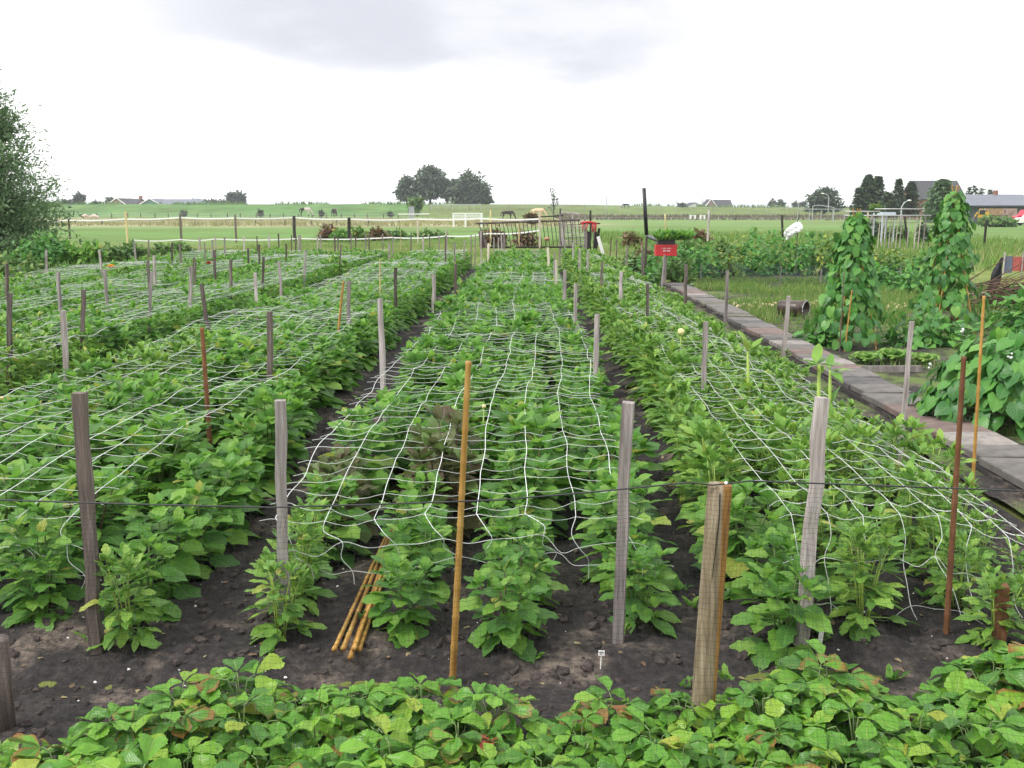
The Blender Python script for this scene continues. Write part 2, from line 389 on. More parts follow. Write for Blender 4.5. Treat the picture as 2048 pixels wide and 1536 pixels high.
def post_mat():
    m, n, l, b, o = new_mat('half_weathered_post')
    t = N(n, 'ShaderNodeTexCoord'); mp = N(n, 'ShaderNodeMapping'); mp.inputs['Scale'].default_value = (1, 1, .07); l.new(t.outputs['Object'], mp.inputs[0])
    z = N(n, 'ShaderNodeTexNoise', i_Scale=70.0, i_Detail=6.0, i_Roughness=.65); l.new(mp.outputs[0], z.inputs['Vector'])
    z2 = N(n, 'ShaderNodeTexNoise', i_Scale=9.0, i_Detail=3.0); l.new(mp.outputs[0], z2.inputs['Vector'])
    a = ramp(n, [(.3, (.11, .08, .05)), (.5, (.23, .18, .12)), (.68, (.36, .30, .22))]); c = ramp(n, [(.3, (.13, .06, .018)), (.5, (.26, .125, .032)), (.7, (.36, .20, .06))])
    l.new(z.outputs[0], a.inputs[0]); l.new(z.outputs[0], c.inputs[0])
    sp = N(n, 'ShaderNodeSeparateXYZ'); l.new(t.outputs['Object'], sp.inputs[0])
    k = N(n, 'ShaderNodeMath', operation='MULTIPLY_ADD'); k.inputs[1].default_value = .045; l.new(z2.outputs[0], k.inputs[0]); l.new(sp.outputs[0], k.inputs[2])
    f = N(n, 'ShaderNodeMapRange', interpolation_type='SMOOTHSTEP'); f.inputs[1].default_value = .020; f.inputs[2].default_value = .030; l.new(k.outputs[0], f.inputs[0])
    x = N(n, 'ShaderNodeMix', data_type='RGBA'); l.new(f.outputs[0], x.inputs[0]); l.new(a.outputs[0], x.inputs[6]); l.new(c.outputs[0], x.inputs[7]); l.new(x.outputs[2], b.inputs['Base Color'])
    b.inputs['Roughness'].default_value = .7; b.inputs['Specular IOR Level'].default_value = .3
    bp = N(n, 'ShaderNodeBump', i_Strength=.4, i_Distance=.003); l.new(z.outputs[0], bp.inputs['Height']); l.new(bp.outputs[0], b.inputs['Normal'])
    return m
W_POST = post_mat()
W_BLACK = wood('tarred_wood', (.012, .011, .010), (.03, .027, .024), (.06, .055, .05))
W_PALE = wood('pale_wood', (.30, .26, .20), (.48, .43, .35), (.62, .58, .50))
W_YEL = wood('yellow_painted_wood', (.38, .30, .14), (.52, .44, .22), (.62, .55, .34))
M_BAMB = wood('bamboo', (.22, .10, .025), (.42, .235, .06), (.56, .36, .12), scale=4, stretch=0.12, rough=0.45, bump=0.15)
M_CORD = plain('white_cord', (.72, .74, .74), 0.6, var=0.18, scale=5)
M_BLACKN = plain('black_netting', (.012, .013, .014), 0.5, var=0.1)
M_WIRE = plain('dark_cord', (.03, .032, .035), 0.5, var=0.2, scale=80)
M_TAPE = plain('white_fence_tape', (.78, .79, .80), 0.5, var=0.05)
M_METAL = plain('rusty_dark_metal', (.10, .085, .075), 0.55, 0.4, var=0.35, scale=18)
M_GALV = plain('galvanised_metal', (.45, .46, .47), 0.45, 0.5, var=0.12, scale=6)
M_WHITE = plain('white_paint', (.78, .78, .77), 0.5, var=0.08)
M_RED = plain('red_plastic', (.55, .035, .04), 0.4, var=0.12)
M_BLACK = plain('black_plastic', (.02, .02, .022), 0.45, var=0.25)
M_RAG = plain('black_cloth', (.03, .03, .036), 0.85, var=0.35, scale=14)
M_PLAST = plain('white_plastic_bag', (.80, .82, .83), 0.3, var=0.06)
M_CLAY = plain('brown_glazed_clay', (.065, .042, .035), 0.35, var=0.35, scale=9)
M_YEL = plain('yellow_petal', (.80, .56, .06), 0.5, var=0.1)
M_PALEY = plain('pale_yellow_petal', (.80, .72, .34), 0.5, var=0.1)
M_ORANGE = plain('orange_petal', (.85, .40, .02), 0.5, var=0.1)
M_REDP = plain('dark_red_petal', (.45, .012, .018), 0.5, var=0.15)
M_CREAM = plain('pale_onion', (.55, .45, .28), 0.5, var=0.2, scale=40)
M_STONE = plain('pale_stone', (.50, .45, .36), 0.8, var=0.2, scale=30)
M_PEBB = plain('white_pebble', (.70, .68, .64), 0.7, var=0.1, scale=60)
M_CLOD = plain('soil_clod', (.075, .062, .058), 0.95, var=0.35, scale=50, bump=0.6, spec=0.1)
M_BRICK = plain('red_brick', (.30, .14, .10), 0.85, var=0.25, scale=3)
M_PINKB = plain('pinkish_brick', (.42, .29, .26), 0.85, var=0.12, scale=3)
M_ROOF = plain('dark_roof_tile', (.06, .062, .068), 0.7, var=0.15, scale=1.5)
M_ROOFG = plain('grey_roof_sheet', (.15, .165, .20), 0.6, var=0.1, scale=.5)
M_GREENW = plain('grey_green_cladding', (.095, .125, .125), 0.7, var=0.12, scale=.7)
M_GLASSG = plain('greenish_barn_wall', (.20, .33, .27), 0.6, var=0.1, scale=.6)
M_DIG = plain('yellow_machine_paint', (.60, .36, .03), 0.45, var=0.15, scale=4)
M_STACK = plain('stacked_timber', (.40, .27, .15), 0.85, var=0.35, scale=3)
M_DARKG = plain('dark_window', (.02, .024, .028), 0.15, var=0.1)
M_BAY = plain('dark_bay_coat', (.030, .020, .016), 0.6, var=0.3, scale=2)
M_COATW = plain('dirty_white_coat', (.55, .52, .47), 0.7, var=0.15, scale=2)
M_COATC = plain('cream_coat', (.62, .48, .31), 0.7, var=0.12, scale=2)
M_COATK = plain('black_coat', (.014, .013, .013), 0.5, var=0.2, scale=2)
M_SHEEP = plain('pinkish_fleece', (.62, .50, .44), 0.9, var=0.12, scale=5)
M_CONC = plain('concrete', (.36, .35, .33), 0.85, var=0.2, scale=8, bump=0.3)
M_BLUEN = plain('blue_black_netting', (.035, .06, .065), 0.7, var=0.35, scale=8)
M_TWIG = wood('dead_twig', (.05, .028, .02), (.11, .065, .045), (.19, .13, .095))

# ------------------------------------------------------------------ leaf shapes (along +Y, upper side +Z)
def leaf_arr(L=1.0, W=0.5, n=6, cols=4, shape='ovate', teeth=0.1, droop=0.2, fold=0.2, wave=0.04, seed=0):
    rg = np.random.default_rng(seed)
    t = np.linspace(0, 1, n + 1)
    if shape == 'round': t = np.sin(t * PI / 2)
    if shape == 'ovate': w = t ** 0.62 * (1 - t) ** 0.78; 
    elif shape == 'heart': w = (t + 0.02) ** 0.33 * (1 - t) ** 0.75
    elif shape == 'round': w = (t + 0.005) ** 0.78 * (1.0 - t ** 4.5) ** 0.5 + 0.0
    else: w = t ** 0.8 * (1 - t) ** 0.8
    w = w / w.max()
    w[-1] = max(w[-1], 0.0)
    u = np.linspace(-1, 1, cols + 1)
    V = np.zeros((n + 1, cols + 1, 3)); UV = np.zeros((n + 1, cols + 1, 2))
    ph = rg.uniform(0, 6)
    for i in range(n + 1):
        te = np.ones(cols + 1)
        if 0 < i < n:
            k = 1 + (teeth if i % 2 else -teeth) + rg.uniform(-.3, .3, 2) * teeth
            te[0], te[-1] = k[0], k[1]
        x = u * te * w[i] * W / 2
        y = t[i] * L + np.zeros(cols + 1)
        if shape == 'heart': y = y - (np.abs(u) ** 1.5) * 0.14 * L * (1 - t[i]) ** 2
        au = np.abs(u) * w[i]
        z = -droop * L * t[i] ** 1.8 + fold * au * W / 2 - 0.55 * fold * au ** 2 * W / 2 + wave * L * np.sin(t[i] * 9 + ph + u * 1.5) * au
        V[i, :, 0], V[i, :, 1], V[i, :, 2] = x, y, z
        UV[i, :, 0] = 0.5 + 0.5 * u; UV[i, :, 1] = t[i]
    idx = np.arange((n + 1) * (cols + 1)).reshape(n + 1, cols + 1)
    Fc = np.stack([idx[:-1, :-1], idx[:-1, 1:], idx[1:, 1:], idx[1:, :-1]], -1).reshape(-1, 4)
    return V.reshape(-1, 3), Fc, UV.reshape(-1, 2)
def xf(A, M):
    M = np.array(M); return (A[0] @ M[:3, :3].T + M[:3, 3], A[1], A[2])
def join(parts):
    V, Fc, U, o = [], [], [], 0
    for v, f, u in parts:
        V.append(v); Fc.append(f + o); U.append(u); o += len(v)
    return np.concatenate(V), np.concatenate(Fc), np.concatenate(U)
def petiole(L, r=0.012, bend=0.0):
    # four-sided stalk from y=-L to 0, same quad layout as leaves
    ys = np.array([-L, -L / 2, 0.0]); V = []
    for y in ys:
        for a in range(4):
            V.append((r * math.cos(a * PI / 2), y, r * math.sin(a * PI / 2) + bend * (1 - (y + L) / L * 1.0) ** 2 * -L))
    V = np.array(V); Fc = []
    for i in range(2):
        for k in range(4): Fc.append((i * 4 + k, i * 4 + (k + 1) % 4, (i + 1) * 4 + (k + 1) % 4, (i + 1) * 4 + k))
    return V, np.array(Fc), np.full((12, 2), 0.5)
def cloud(A, Ms):
    """one leaf array at many 4x4 places -> one array"""
    Ms = np.asarray(Ms, dtype=float); V, Fc, U = A
    W = np.einsum('nij,kj->nki', Ms[:, :3, :3], V) + Ms[:, None, :3, 3]
    n, k = len(Ms), len(V)
    return W.reshape(-1, 3), (Fc[None] + (np.arange(n) * k)[:, None, None]).reshape(-1, Fc.shape[1]), np.tile(U, (n, 1))
def frames(pos, d, s, up=None, roll=0.0):
    """vectorised placing matrices: +Y along d, +Z as near to up as can be, scaled by s"""
    pos = np.asarray(pos, float); d = np.asarray(d, float); d = d / (np.linalg.norm(d, axis=1, keepdims=True) + 1e-9)
    n = len(pos)
    if up is None: up = np.tile([0, 0, 1.0], (n, 1))
    x = np.cross(d, up); ln = np.linalg.norm(x, axis=1, keepdims=True)
    x = np.where(ln > 1e-3, x / (ln + 1e-9), np.array([1.0, 0, 0])); z = np.cross(x, d)
    r = np.asarray(roll) * np.ones(n); c, sn = np.cos(r)[:, None], np.sin(r)[:, None]
    x2 = x * c + z * sn; z2 = -x * sn + z * c
    s = (np.asarray(s) * np.ones(n))[:, None]
    M = np.zeros((n, 4, 4)); M[:, :3, 0] = x2 * s; M[:, :3, 1] = d * s; M[:, :3, 2] = z2 * s; M[:, :3, 3] = pos; M[:, 3, 3] = 1
    return M
def rdir(n, rg): 
    v = rg.normal(size=(n, 3)); return v / np.linalg.norm(v, axis=1, keepdims=True)

# ================================================================== SETTING: ground, soil, path
BEDS = {  # X from, X to, rows of plants, name in words
    'C': (-1.02, 0.43, 'middle bed'), 'R': (1.12, 2.18, 'bed beside the path'),
    'L1': (-3.42, -1.90, 'bed left of the middle'), 'L2': (-5.65, -4.30, 'second bed left of middle'),
    'L3': (-7.65, -6.20, 'third bed left of middle'), 'L4': (-9.65, -8.30, 'leftmost bed by the hedge')}
BY0, BY1 = 3.60, 30.6
NET_Y0 = 3.95
PLANTED = {'C': (-1.0, .46, 4), 'R': (.98, 2.20, 4), 'L1': (-3.42, -1.60, 5), 'L2': (-5.60, -4.36, 4), 'L3': (-7.62, -6.24, 4), 'L4': (-9.65, -8.32, 4)}

def ground_mat():
    m, n, l, b, o = new_mat('meadow_grass')
    g = N(n, 'ShaderNodeNewGeometry'); sp = N(n, 'ShaderNodeSeparateXYZ'); l.new(g.outputs['Position'], sp.inputs[0])
    def noise(scale, det=4.0, sx=1.0):
        mp = N(n, 'ShaderNodeMapping'); mp.inputs['Scale'].default_value = (sx, 1, 1); l.new(g.outputs['Position'], mp.inputs[0])
        z = N(n, 'ShaderNodeTexNoise', i_Scale=scale, i_Detail=det, i_Roughness=0.6); l.new(mp.outputs[0], z.inputs['Vector']); return z.outputs[0]
    def band(a0, a1, b0, b1, src):
        p = N(n, 'ShaderNodeMapRange', interpolation_type='SMOOTHSTEP'); p.inputs[1].default_value = a0; p.inputs[2].default_value = a1; l.new(src, p.inputs[0])
        q = N(n, 'ShaderNodeMapRange', interpolation_type='SMOOTHSTEP'); q.inputs[1].default_value = b0; q.inputs[2].default_value = b1; q.inputs[3].default_value = 1; q.inputs[4].default_value = 0; l.new(src, q.inputs[0])
        k = N(n, 'ShaderNodeMath', operation='MULTIPLY'); l.new(p.outputs[0], k.inputs[0]); l.new(q.outputs[0], k.inputs[1]); return k.outputs[0]
    def mix(fac, A, B):
        x = N(n, 'ShaderNodeMix', data_type='RGBA'); l.new(fac, x.inputs[0])
        for i, c in ((6, A), (7, B)):
            if isinstance(c, tuple): x.inputs[i].default_value = (*c, 1)
            else: l.new(c, x.inputs[i])
        return x.outputs[2]
    def mul(a, bb):
        k = N(n, 'ShaderNodeMath', operation='MULTIPLY'); l.new(a, k.inputs[0]); l.new(bb, k.inputs[1]); return k.outputs[0]
    nb, nf, ns = noise(0.12), noise(3.5, 6.0), noise(0.35, 5.0, 0.25)
    # wavering Y so that the strips of pasture have no ruled edges
    wy = N(n, 'ShaderNodeMath', operation='MULTIPLY_ADD'); wy.inputs[1].default_value = 26.0; l.new(ns, wy.inputs[0]); 
    y0 = N(n, 'ShaderNodeMath', operation='SUBTRACT'); y0.inputs[1].default_value = 13.0; l.new(sp.outputs[1], y0.inputs[0]); l.new(y0.outputs[0], wy.inputs[2])
    r1 = ramp(n, [(0.3, (.095, .135, .028)), (0.5, (.135, .175, .036)), (0.7, (.185, .205, .055))]); l.new(nf, r1.inputs[0])
    r2 = ramp(n, [(0.3, (.075, .165, .035)), (0.5, (.115, .215, .045)), (0.72, (.16, .23, .065))]); l.new(nf, r2.inputs[0])
    col = mix(band(46, 60, 900, 901, wy.outputs[0]), r1.outputs[0], r2.outputs[0])
    # dry, tan strip of long grass in the far pasture, left and middle
    lft = N(n, 'ShaderNodeMapRange', interpolation_type='SMOOTHSTEP'); lft.inputs[1].default_value = -2; lft.inputs[2].default_value = 16; lft.inputs[3].default_value = 1; lft.inputs[4].default_value = 0.12; l.new(sp.outputs[0], lft.inputs[0])
    tan = ramp(n, [(0.3, (.19, .23, .08)), (0.5, (.34, .32, .18)), (0.7, (.44, .39, .27))]); l.new(ns, tan.inputs[0])
    col = mix(mul(band(95, 125, 225, 262, wy.outputs[0]), lft.outputs[0]), col, tan.outputs[0])
    # dike
    r3 = ramp(n, [(0.3, (.075, .17, .045)), (0.55, (.10, .215, .055)), (0.75, (.15, .23, .075))]); l.new(nb, r3.inputs[0])
    col = mix(band(281, 284, 9000, 9001, sp.outputs[1]), col, r3.outputs[0])
    # olive rough right half of the dike
    rt = N(n, 'ShaderNodeMapRange', interpolation_type='SMOOTHSTEP'); rt.inputs[1].default_value = -36; rt.inputs[2].default_value = -26; rt.inputs[4].default_value = 0.75; l.new(sp.outputs[0], rt.inputs[0])
    col = mix(mul(band(281, 284, 9000, 9001, sp.outputs[1]), rt.outputs[0]), col, (.15, .185, .06))
    n2 = noise(0.05, 6.0, .35); n3 = noise(.6, 6.0, .3)
    ad = N(n, 'ShaderNodeMath', operation='ADD'); l.new(n2, ad.inputs[0]); l.new(n3, ad.inputs[1])
    vr = N(n, 'ShaderNodeMapRange'); vr.inputs[1].default_value = .7; vr.inputs[2].default_value = 1.3; vr.inputs[3].default_value = .62; vr.inputs[4].default_value = 1.38; l.new(ad.outputs[0], vr.inputs[0])
    hr = N(n, 'ShaderNodeMapRange'); hr.inputs[1].default_value = .3; hr.inputs[2].default_value = .7; hr.inputs[3].default_value = .475; hr.inputs[4].default_value = .52; l.new(n2, hr.inputs[0])
    hs = N(n, 'ShaderNodeHueSaturation', i_Saturation=.92); l.new(col, hs.inputs['Color']); l.new(vr.outputs[0], hs.inputs['Value']); l.new(hr.outputs[0], hs.inputs['Hue']); col = hs.outputs[0]
    l.new(col, b.inputs['Base Color']); b.inputs['Roughness'].default_value = 0.95; b.inputs['Specular IOR Level'].default_value = 0.1
    bp = N(n, 'ShaderNodeBump', i_Strength=0.6, i_Distance=0.06); l.new(nf, bp.inputs['Height']); l.new(bp.outputs[0], b.inputs['Normal'])
    return m
M_GROUND = ground_mat()
def terrain():
    ys = np.concatenate([np.arange(-20, 60, 2.5), np.arange(60, 276, 8), np.arange(276, 330, 2.0), np.array([340, 360, 400, 500, 700, 1200, 2500, 5000])])
    xs = np.concatenate([[-3000, -1500, -800, -400], np.arange(-240, 241, 6), [400, 800, 1500, 3000]])
    X, Y = np.meshgrid(xs, ys)
    prof = (3.6 - .95 * sstep(5, 60, X)) * sstep(281, 303, Y) - 1.6 * sstep(312, 345, Y) - 2.0 * sstep(345, 800, Y)
    bump = (fbm(X * 0.05, Y * 0.05, 3, 3) - .45) * 0.5 * sstep(281, 300, Y) * (1 - sstep(310, 340, Y))
    Z = -0.05 + prof + bump + (fbm(X * .3, Y * .3, 2, 8) - .4) * 0.05 * sstep(31, 36, Y) 
    V = np.stack([X, Y, Z], -1).reshape(-1, 3)
    idx = np.arange(len(xs) * len(ys)).reshape(len(ys), len(xs))
    Fc = np.stack([idx[:-1, :-1], idx[:-1, 1:], idx[1:, 1:], idx[1:, :-1]], -1).reshape(-1, 4)
    tag(link('ground', mesh_np('ground', V, Fc), None, M_GROUND), kind='structure')
terrain()

def soil_mat(name, greens=0.0):
    m, n, l, b, o = new_mat(name)
    g = N(n, 'ShaderNodeNewGeometry')
    def noise(scale, det, rough=.62):
        z = N(n, 'ShaderNodeTexNoise', i_Scale=scale, i_Detail=det, i_Roughness=rough); l.new(g.outputs['Position'], z.inputs['Vector']); return z.outputs[0]
    a, bb, c = noise(2.2, 6.0), noise(30.0, 8.0, .7), noise(140.0, 3.0)
    r = ramp(n, [(0.28, (.017, .0155, .016)), (0.5, (.036, .032, .032)), (0.72, (.072, .062, .059))]); l.new(bb, r.inputs[0])
    # dry sandy crust lies in patches
    pa = N(n, 'ShaderNodeMapRange', interpolation_type='SMOOTHSTEP'); pa.inputs[1].default_value = 0.50; pa.inputs[2].default_value = 0.66; l.new(a, pa.inputs[0])
    pm = N(n, 'ShaderNodeMath', operation='MULTIPLY'); l.new(pa.outputs[0], pm.inputs[0])
    pb = N(n, 'ShaderNodeMapRange'); pb.inputs[1].default_value = 0.36; pb.inputs[2].default_value = 0.6; pb.inputs[3].default_value = .1; pb.inputs[4].default_value = .9; l.new(bb, pb.inputs[0]); l.new(pb.outputs[0], pm.inputs[1])
    x = N(n, 'ShaderNodeMix', data_type='RGBA'); x.inputs[7].default_value = (.205, .165, .135, 1); l.new(pm.outputs[0], x.inputs[0]); l.new(r.outputs[0], x.inputs[6])
    col = x.outputs[2]
    if greens:
        q = N(n, 'ShaderNodeMapRange', interpolation_type='SMOOTHSTEP'); q.inputs[1].default_value = 0.60 - greens * .3; q.inputs[2].default_value = 0.76 - greens * .3
        z2 = noise(1.4, 7.0, .7); l.new(z2, q.inputs[0])
        x = N(n, 'ShaderNodeMix', data_type='RGBA'); x.inputs[7].default_value = (.11, .155, .045, 1); l.new(q.outputs[0], x.inputs[0]); l.new(col, x.inputs[6]); col = x.outputs[2]
    l.new(col, b.inputs['Base Color']); b.inputs['Roughness'].default_value = 0.92; b.inputs['Specular IOR Level'].default_value = 0.2
    ad = N(n, 'ShaderNodeMath', operation='MULTIPLY_ADD'); ad.inputs[1].default_value = 0.35; l.new(c, ad.inputs[0]); l.new(bb, ad.inputs[2])
    bp = N(n, 'ShaderNodeBump', i_Strength=0.9, i_Distance=0.012); l.new(ad.outputs[0], bp.inputs['Height']); l.new(bp.outputs[0], b.inputs['Normal'])
    return m
M_SOIL = soil_mat('dark_soil'); M_GSOIL = soil_mat('weedy_soil', 0.55)
def soil_z(X, Y):
    X = np.asarray(X, float); Y = np.asarray(Y, float)
    z = 0.0 * X
    for k, (a, b, _) in BEDS.items():
        z = z + 0.035 * sstep(a - .25, a + .1, X) * (1 - sstep(b - .1, b + .25, X)) * sstep(3.6, 4.1, Y)
    z = z - 0.045 * np.exp(-((Y - 3.50 - 0.05 * np.sin(X * 1.3)) / 0.11) ** 2)
    lump = np.abs(fbm(X * 7, Y * 7, 4, 21) - .47)
    return z + (fbm(X * 3.1, Y * 3.1, 3, 4) - .45) * 0.06 + (fbm(X * 16, Y * 16, 3, 9) - .45) * 0.045 + lump * 0.05
def soil():
    xs = np.concatenate([np.arange(-10.3, -4, 0.16), np.arange(-4, -2.4, 0.05), np.arange(-2.4, 2.75, 0.022), [2.8]])
    ys = [1.2]
    while ys[-1] < 31.5:
        y = ys[-1]; ys.append(y + (0.02 if 2.4 < y < 5 else 0.03 if y < 8 else 0.06 if y < 13 else 0.2) if y > 2.2 else y + .15)
    ys = np.array(ys)
    X, Y = np.meshgrid(xs, ys)
    Z = soil_z(X, Y)
    edge = sstep(-10.3, -10.0, X) * (1 - sstep(2.7, 2.8, X)) * (1 - sstep(31.0, 31.5, Y))
    Z = Z * edge - 0.04 * (1 - edge)
    V = np.stack([X, Y, Z], -1).reshape(-1, 3)
    idx = np.arange(len(xs) * len(ys)).reshape(len(ys), len(xs))
    Fc = np.stack([idx[:-1, :-1], idx[:-1, 1:], idx[1:, 1:], idx[1:, :-1]], -1).reshape(-1, 4)
    tag(link('soil', mesh_np('soil', V, Fc), None, M_SOIL), kind='structure')
    # weedy earth of the kitchen garden on the far side of the path
    xs = np.arange(2.8, 10.5, 0.09); ys = np.arange(3.5, 27.5, 0.09)
    X, Y = np.meshgrid(xs, ys)
    Z = -0.005 + (fbm(X * 2, Y * 2, 4, 31) - .45) * 0.07 + (fbm(X * 11, Y * 11, 2, 33) - .4) * 0.03
    e = (1 - sstep(10.1, 10.4, X)) * (1 - sstep(27, 27.4, Y)); Z = Z * e - .06 * (1 - e)
    V = np.stack([X, Y, Z], -1).reshape(-1, 3)
    idx = np.arange(len(xs) * len(ys)).reshape(len(ys), len(xs))
    Fc = np.stack([idx[:-1, :-1], idx[:-1, 1:], idx[1:, 1:], idx[1:, :-1]], -1).reshape(-1, 4)
    tag(link('garden_soil', mesh_np('garden_soil', V, Fc), None, M_GSOIL), kind='structure')
    # brown track along the left of the plot
    xs = np.arange(-11.6, -9.95, 0.12); ys = np.arange(8, 31, 0.25)
    X, Y = np.meshgrid(xs, ys); X = X + 0.25 * np.sin(Y * .5)
    Z = 0.01 + (fbm(X * 3, Y * 3, 3, 41) - .45) * 0.05
    V = np.stack([X, Y, Z], -1).reshape(-1, 3); idx = np.arange(len(xs) * len(ys)).reshape(len(ys), len(xs))
    Fc = np.stack([idx[:-1, :-1], idx[:-1, 1:], idx[1:, 1:], idx[1:, :-1]], -1).reshape(-1, 4)
    tag(link('dirt_track', mesh_np('dirt_track', V, Fc), None, plain('dry_brown_litter', (.24, .15, .085), .95, var=.35, scale=6, bump=.6, spec=.1)), kind='structure')
soil()
def clods():
    arrs = []
    b = MB()
    for i in range(5):
        mb = MB(); mb.ball((0, 0, 0), (1, .8, .6), nu=6, nv=4, jit=.3)
        # triangulated to quads is not needed: triangles only
        tri = [f if len(f) == 3 else None for f in mb.f]
        fs = []
        for f in mb.f:
            if len(f) == 3: fs.append(f)
            else: fs += [(f[0], f[1], f[2]), (f[0], f[2], f[3])]
        arrs.append((np.array(mb.v), np.array(fs), np.zeros((len(mb.v), 2))))
    def scat(name, n, mat, s0, s1, xr, yr, gx=None):
        parts = []
        x = NR.uniform(*xr, n); y = yr[0] + (yr[1] - yr[0]) * NR.uniform(0, 1, n) ** 1.7
        z = soil_z(x, y); s = s0 + (s1 - s0) * NR.uniform(0, 1, n) ** 3
        M = frames(np.stack([x, y, z], 1), rdir(n, NR) * [1, 1, .3], s)
        for i, a in enumerate(arrs): parts.append(cloud(a, M[i::5]))
        V, Fc, U = join(parts)
        tag(link(name, mesh_np(name, V, Fc, smooth=False), None, mat), kind='stuff')
    scat('soil_clods', 5200, M_CLOD, .004, .035, (-3.2, 2.6), (3.0, 9))
    scat('pale_pebbles', 170, M_PEBB, .003, .010, (-2.6, 2.4), (3.1, 6))
clods()

# ------------------------------------------------------------------ path of paving slabs
def path():
    root = tag(bpy.data.objects.new('garden_path', None), kind='structure'); COL.objects.link(root)
    def cx(y): return 3.16 + 0.012 * y - 0.00025 * y * y
    mats = [plain('grey_paving', (.150, .138, .130), .85, var=.25, scale=7, bump=.4), plain('pinkish_paving', (.175, .128, .115), .85, var=.25, scale=7, bump=.4),
            plain('dark_paving', (.10, .095, .094), .85, var=.3, scale=7, bump=.4), plain('mossy_paving', (.125, .12, .09), .9, var=.3, scale=9, bump=.4),
            plain('pale_paving', (.26, .235, .22), .85, var=.25, scale=12, bump=.5)]
    b = MB()   # earth bank that carries the slabs
    ys = [4.0 + 1.0 * i for i in range(25)]
    for a, c in zip(ys[:-1], ys[1:]):
        for (y0, y1) in ((a, c),):
            x0, x1 = cx(y0), cx(y1)
            b.add([(x0 - .27, y0, -.06), (x0 - .25, y0, .022), (x0 + .25, y0, .022), (x0 + .30, y0, -.06), (x1 - .27, y1, -.06), (x1 - .25, y1, .022), (x1 + .25, y1, .022), (x1 + .30, y1, -.06)],
                  [(0, 4, 5, 1), (1, 5, 6, 2), (2, 6, 7, 3)])
    b.build('path_bed', M_SOIL, root)
    y = 4.3; i = 0
    pat = [0, 0, 3, 0, 0, 0, 4, 1, 1, 0, 0, 2, 0, 1, 4, 0, 1, 0, 4, 2, 0, 1, 1, 0, 2, 0, 3, 0]
    while y < 26.5:
        d = RNG.choice([.42, .50, .50, .34, .58]) if y < 12 else RNG.choice([.3, .42, .5])
        if y > 16: d = .5
        s = MB(); w = .44 + RNG.uniform(-.02, .02)
        s.box((0, 0, 0), (w, d - .012, .055))
        me_o = s.build('paving_slab', mats[pat[i % len(pat)]], root)
        bv = bmesh.new(); bv.from_mesh(me_o.data); bmesh.ops.bevel(bv, geom=bv.edges[:], offset=.006, segments=1, affect='EDGES'); bv.to_mesh(me_o.data); bv.free()
        me_o.location = (cx(y + d / 2) + RNG.uniform(-.015, .015), y + d / 2, .052 + RNG.uniform(-.006, .008))
        me_o.rotation_euler = (RNG.uniform(-.015, .015), RNG.uniform(-.02, .02), RNG.uniform(-.03, .03))
        y += d; i += 1
path()

# ------------------------------------------------------------------ stakes
ORD = ['first', 'second', 'third', 'fourth', 'fifth', 'sixth', 'seventh', 'eighth', 'ninth', 'tenth', 'eleventh', 'twelfth', 'thirteenth', 'fourteenth', 'fifteenth',
       'sixteenth', 'seventeenth', 'eighteenth', 'nineteenth', 'twentieth']
def nth(i): return ORD[i] if i < 20 else f'{i + 1}' + {1: 'st', 2: 'nd', 3: 'rd'}.get((i + 1) % 10 if (i + 1) % 100 not in (11, 12, 13) else 0, 'th')
STK = """14,527,12,575,d 20,586,20,735,d 92,500,96,586,g 116,544,120,640,g 126,621,140,850,g 167,579,167,715,d 199,499,206,577,g 210,539,216,642,g 268,484,276,562,g
297,480,297,510,d 296,520,298,570,d 303,544,299,675,g 308,511,311,580,g 344,485,344,530,d 360,488,362,545,d 383,532,377,652,g 388,515,392,597,d 399,475,400,532,g 409,485,412,545,g
425,480,425,535,g 429,500,430,570,d 403,567,415,655,d 449,474,449,527,g 462,519,461,622,d 487,472,489,520,g 496,497,499,575,d 510,545,517,665,g 514,472,515,525,d 518,489,519,545,d
527,514,524,600,d 537,470,539,512,g 557,467,558,522,d 558,522,566,635,g 572,487,573,550,d 583,470,583,505,d 592,472,591,527,d 597,470,598,512,g 612,502,607,582,g 635,472,636,527,g
641,470,641,502,g 669,472,670,510,d 676,475,676,520,d 682,489,676,580,d 702,467,703,507,d 711,472,712,520,d 731,467,733,565,g 738,465,739,512,d 765,467,765,507,g 778,484,780,550,g
787,474,783,547,g 791,535,791,610,d 822,467,822,532,d 846,475,847,582,g 859,470,860,515,d 868,550,866,690,g 878,470,881,562,g 891,472,891,507,d 911,527,911,610,d 909,485,909,530,g
929,480,928,532,g 942,470,943,587,g 951,470,950,522,g 962,462,963,570,g 977,487,977,552,p 988,475,988,535,g 997,475,997,520,g 1003,470,1004,515,g 1008,467,1008,510,g
1096,495,1097,537,p 1109,505,1108,560,g 1112,520,1112,567,p 1130,540,1128,600,g 1152,567,1148,710,g 1194,628,1187,855,g 1176,500,1175,560,g 1159,498,1159,545,g 1146,485,1146,525,g
1130,478,1130,515,g 1204,524,1203,578,d 1242,543,1240,635,g 1295,568,1295,690,d 1222,477,1220,520,d 1234,480,1232,526,d 1255,490,1252,530,g 1285,500,1285,553,d 1329,510,1324,570,g
1372,528,1371,578,d 1455,542,1450,658,g 1578,592,1566,713,g 1823,643,1803,860,g 1412,643,1405,845,g 160,785,195,1300,d 538,623,541,850,d 697,562,697,697,g 562,800,570,1255,g
760,597,770,850,g 1255,805,1235,1290,g 1645,795,1600,1290,g"""
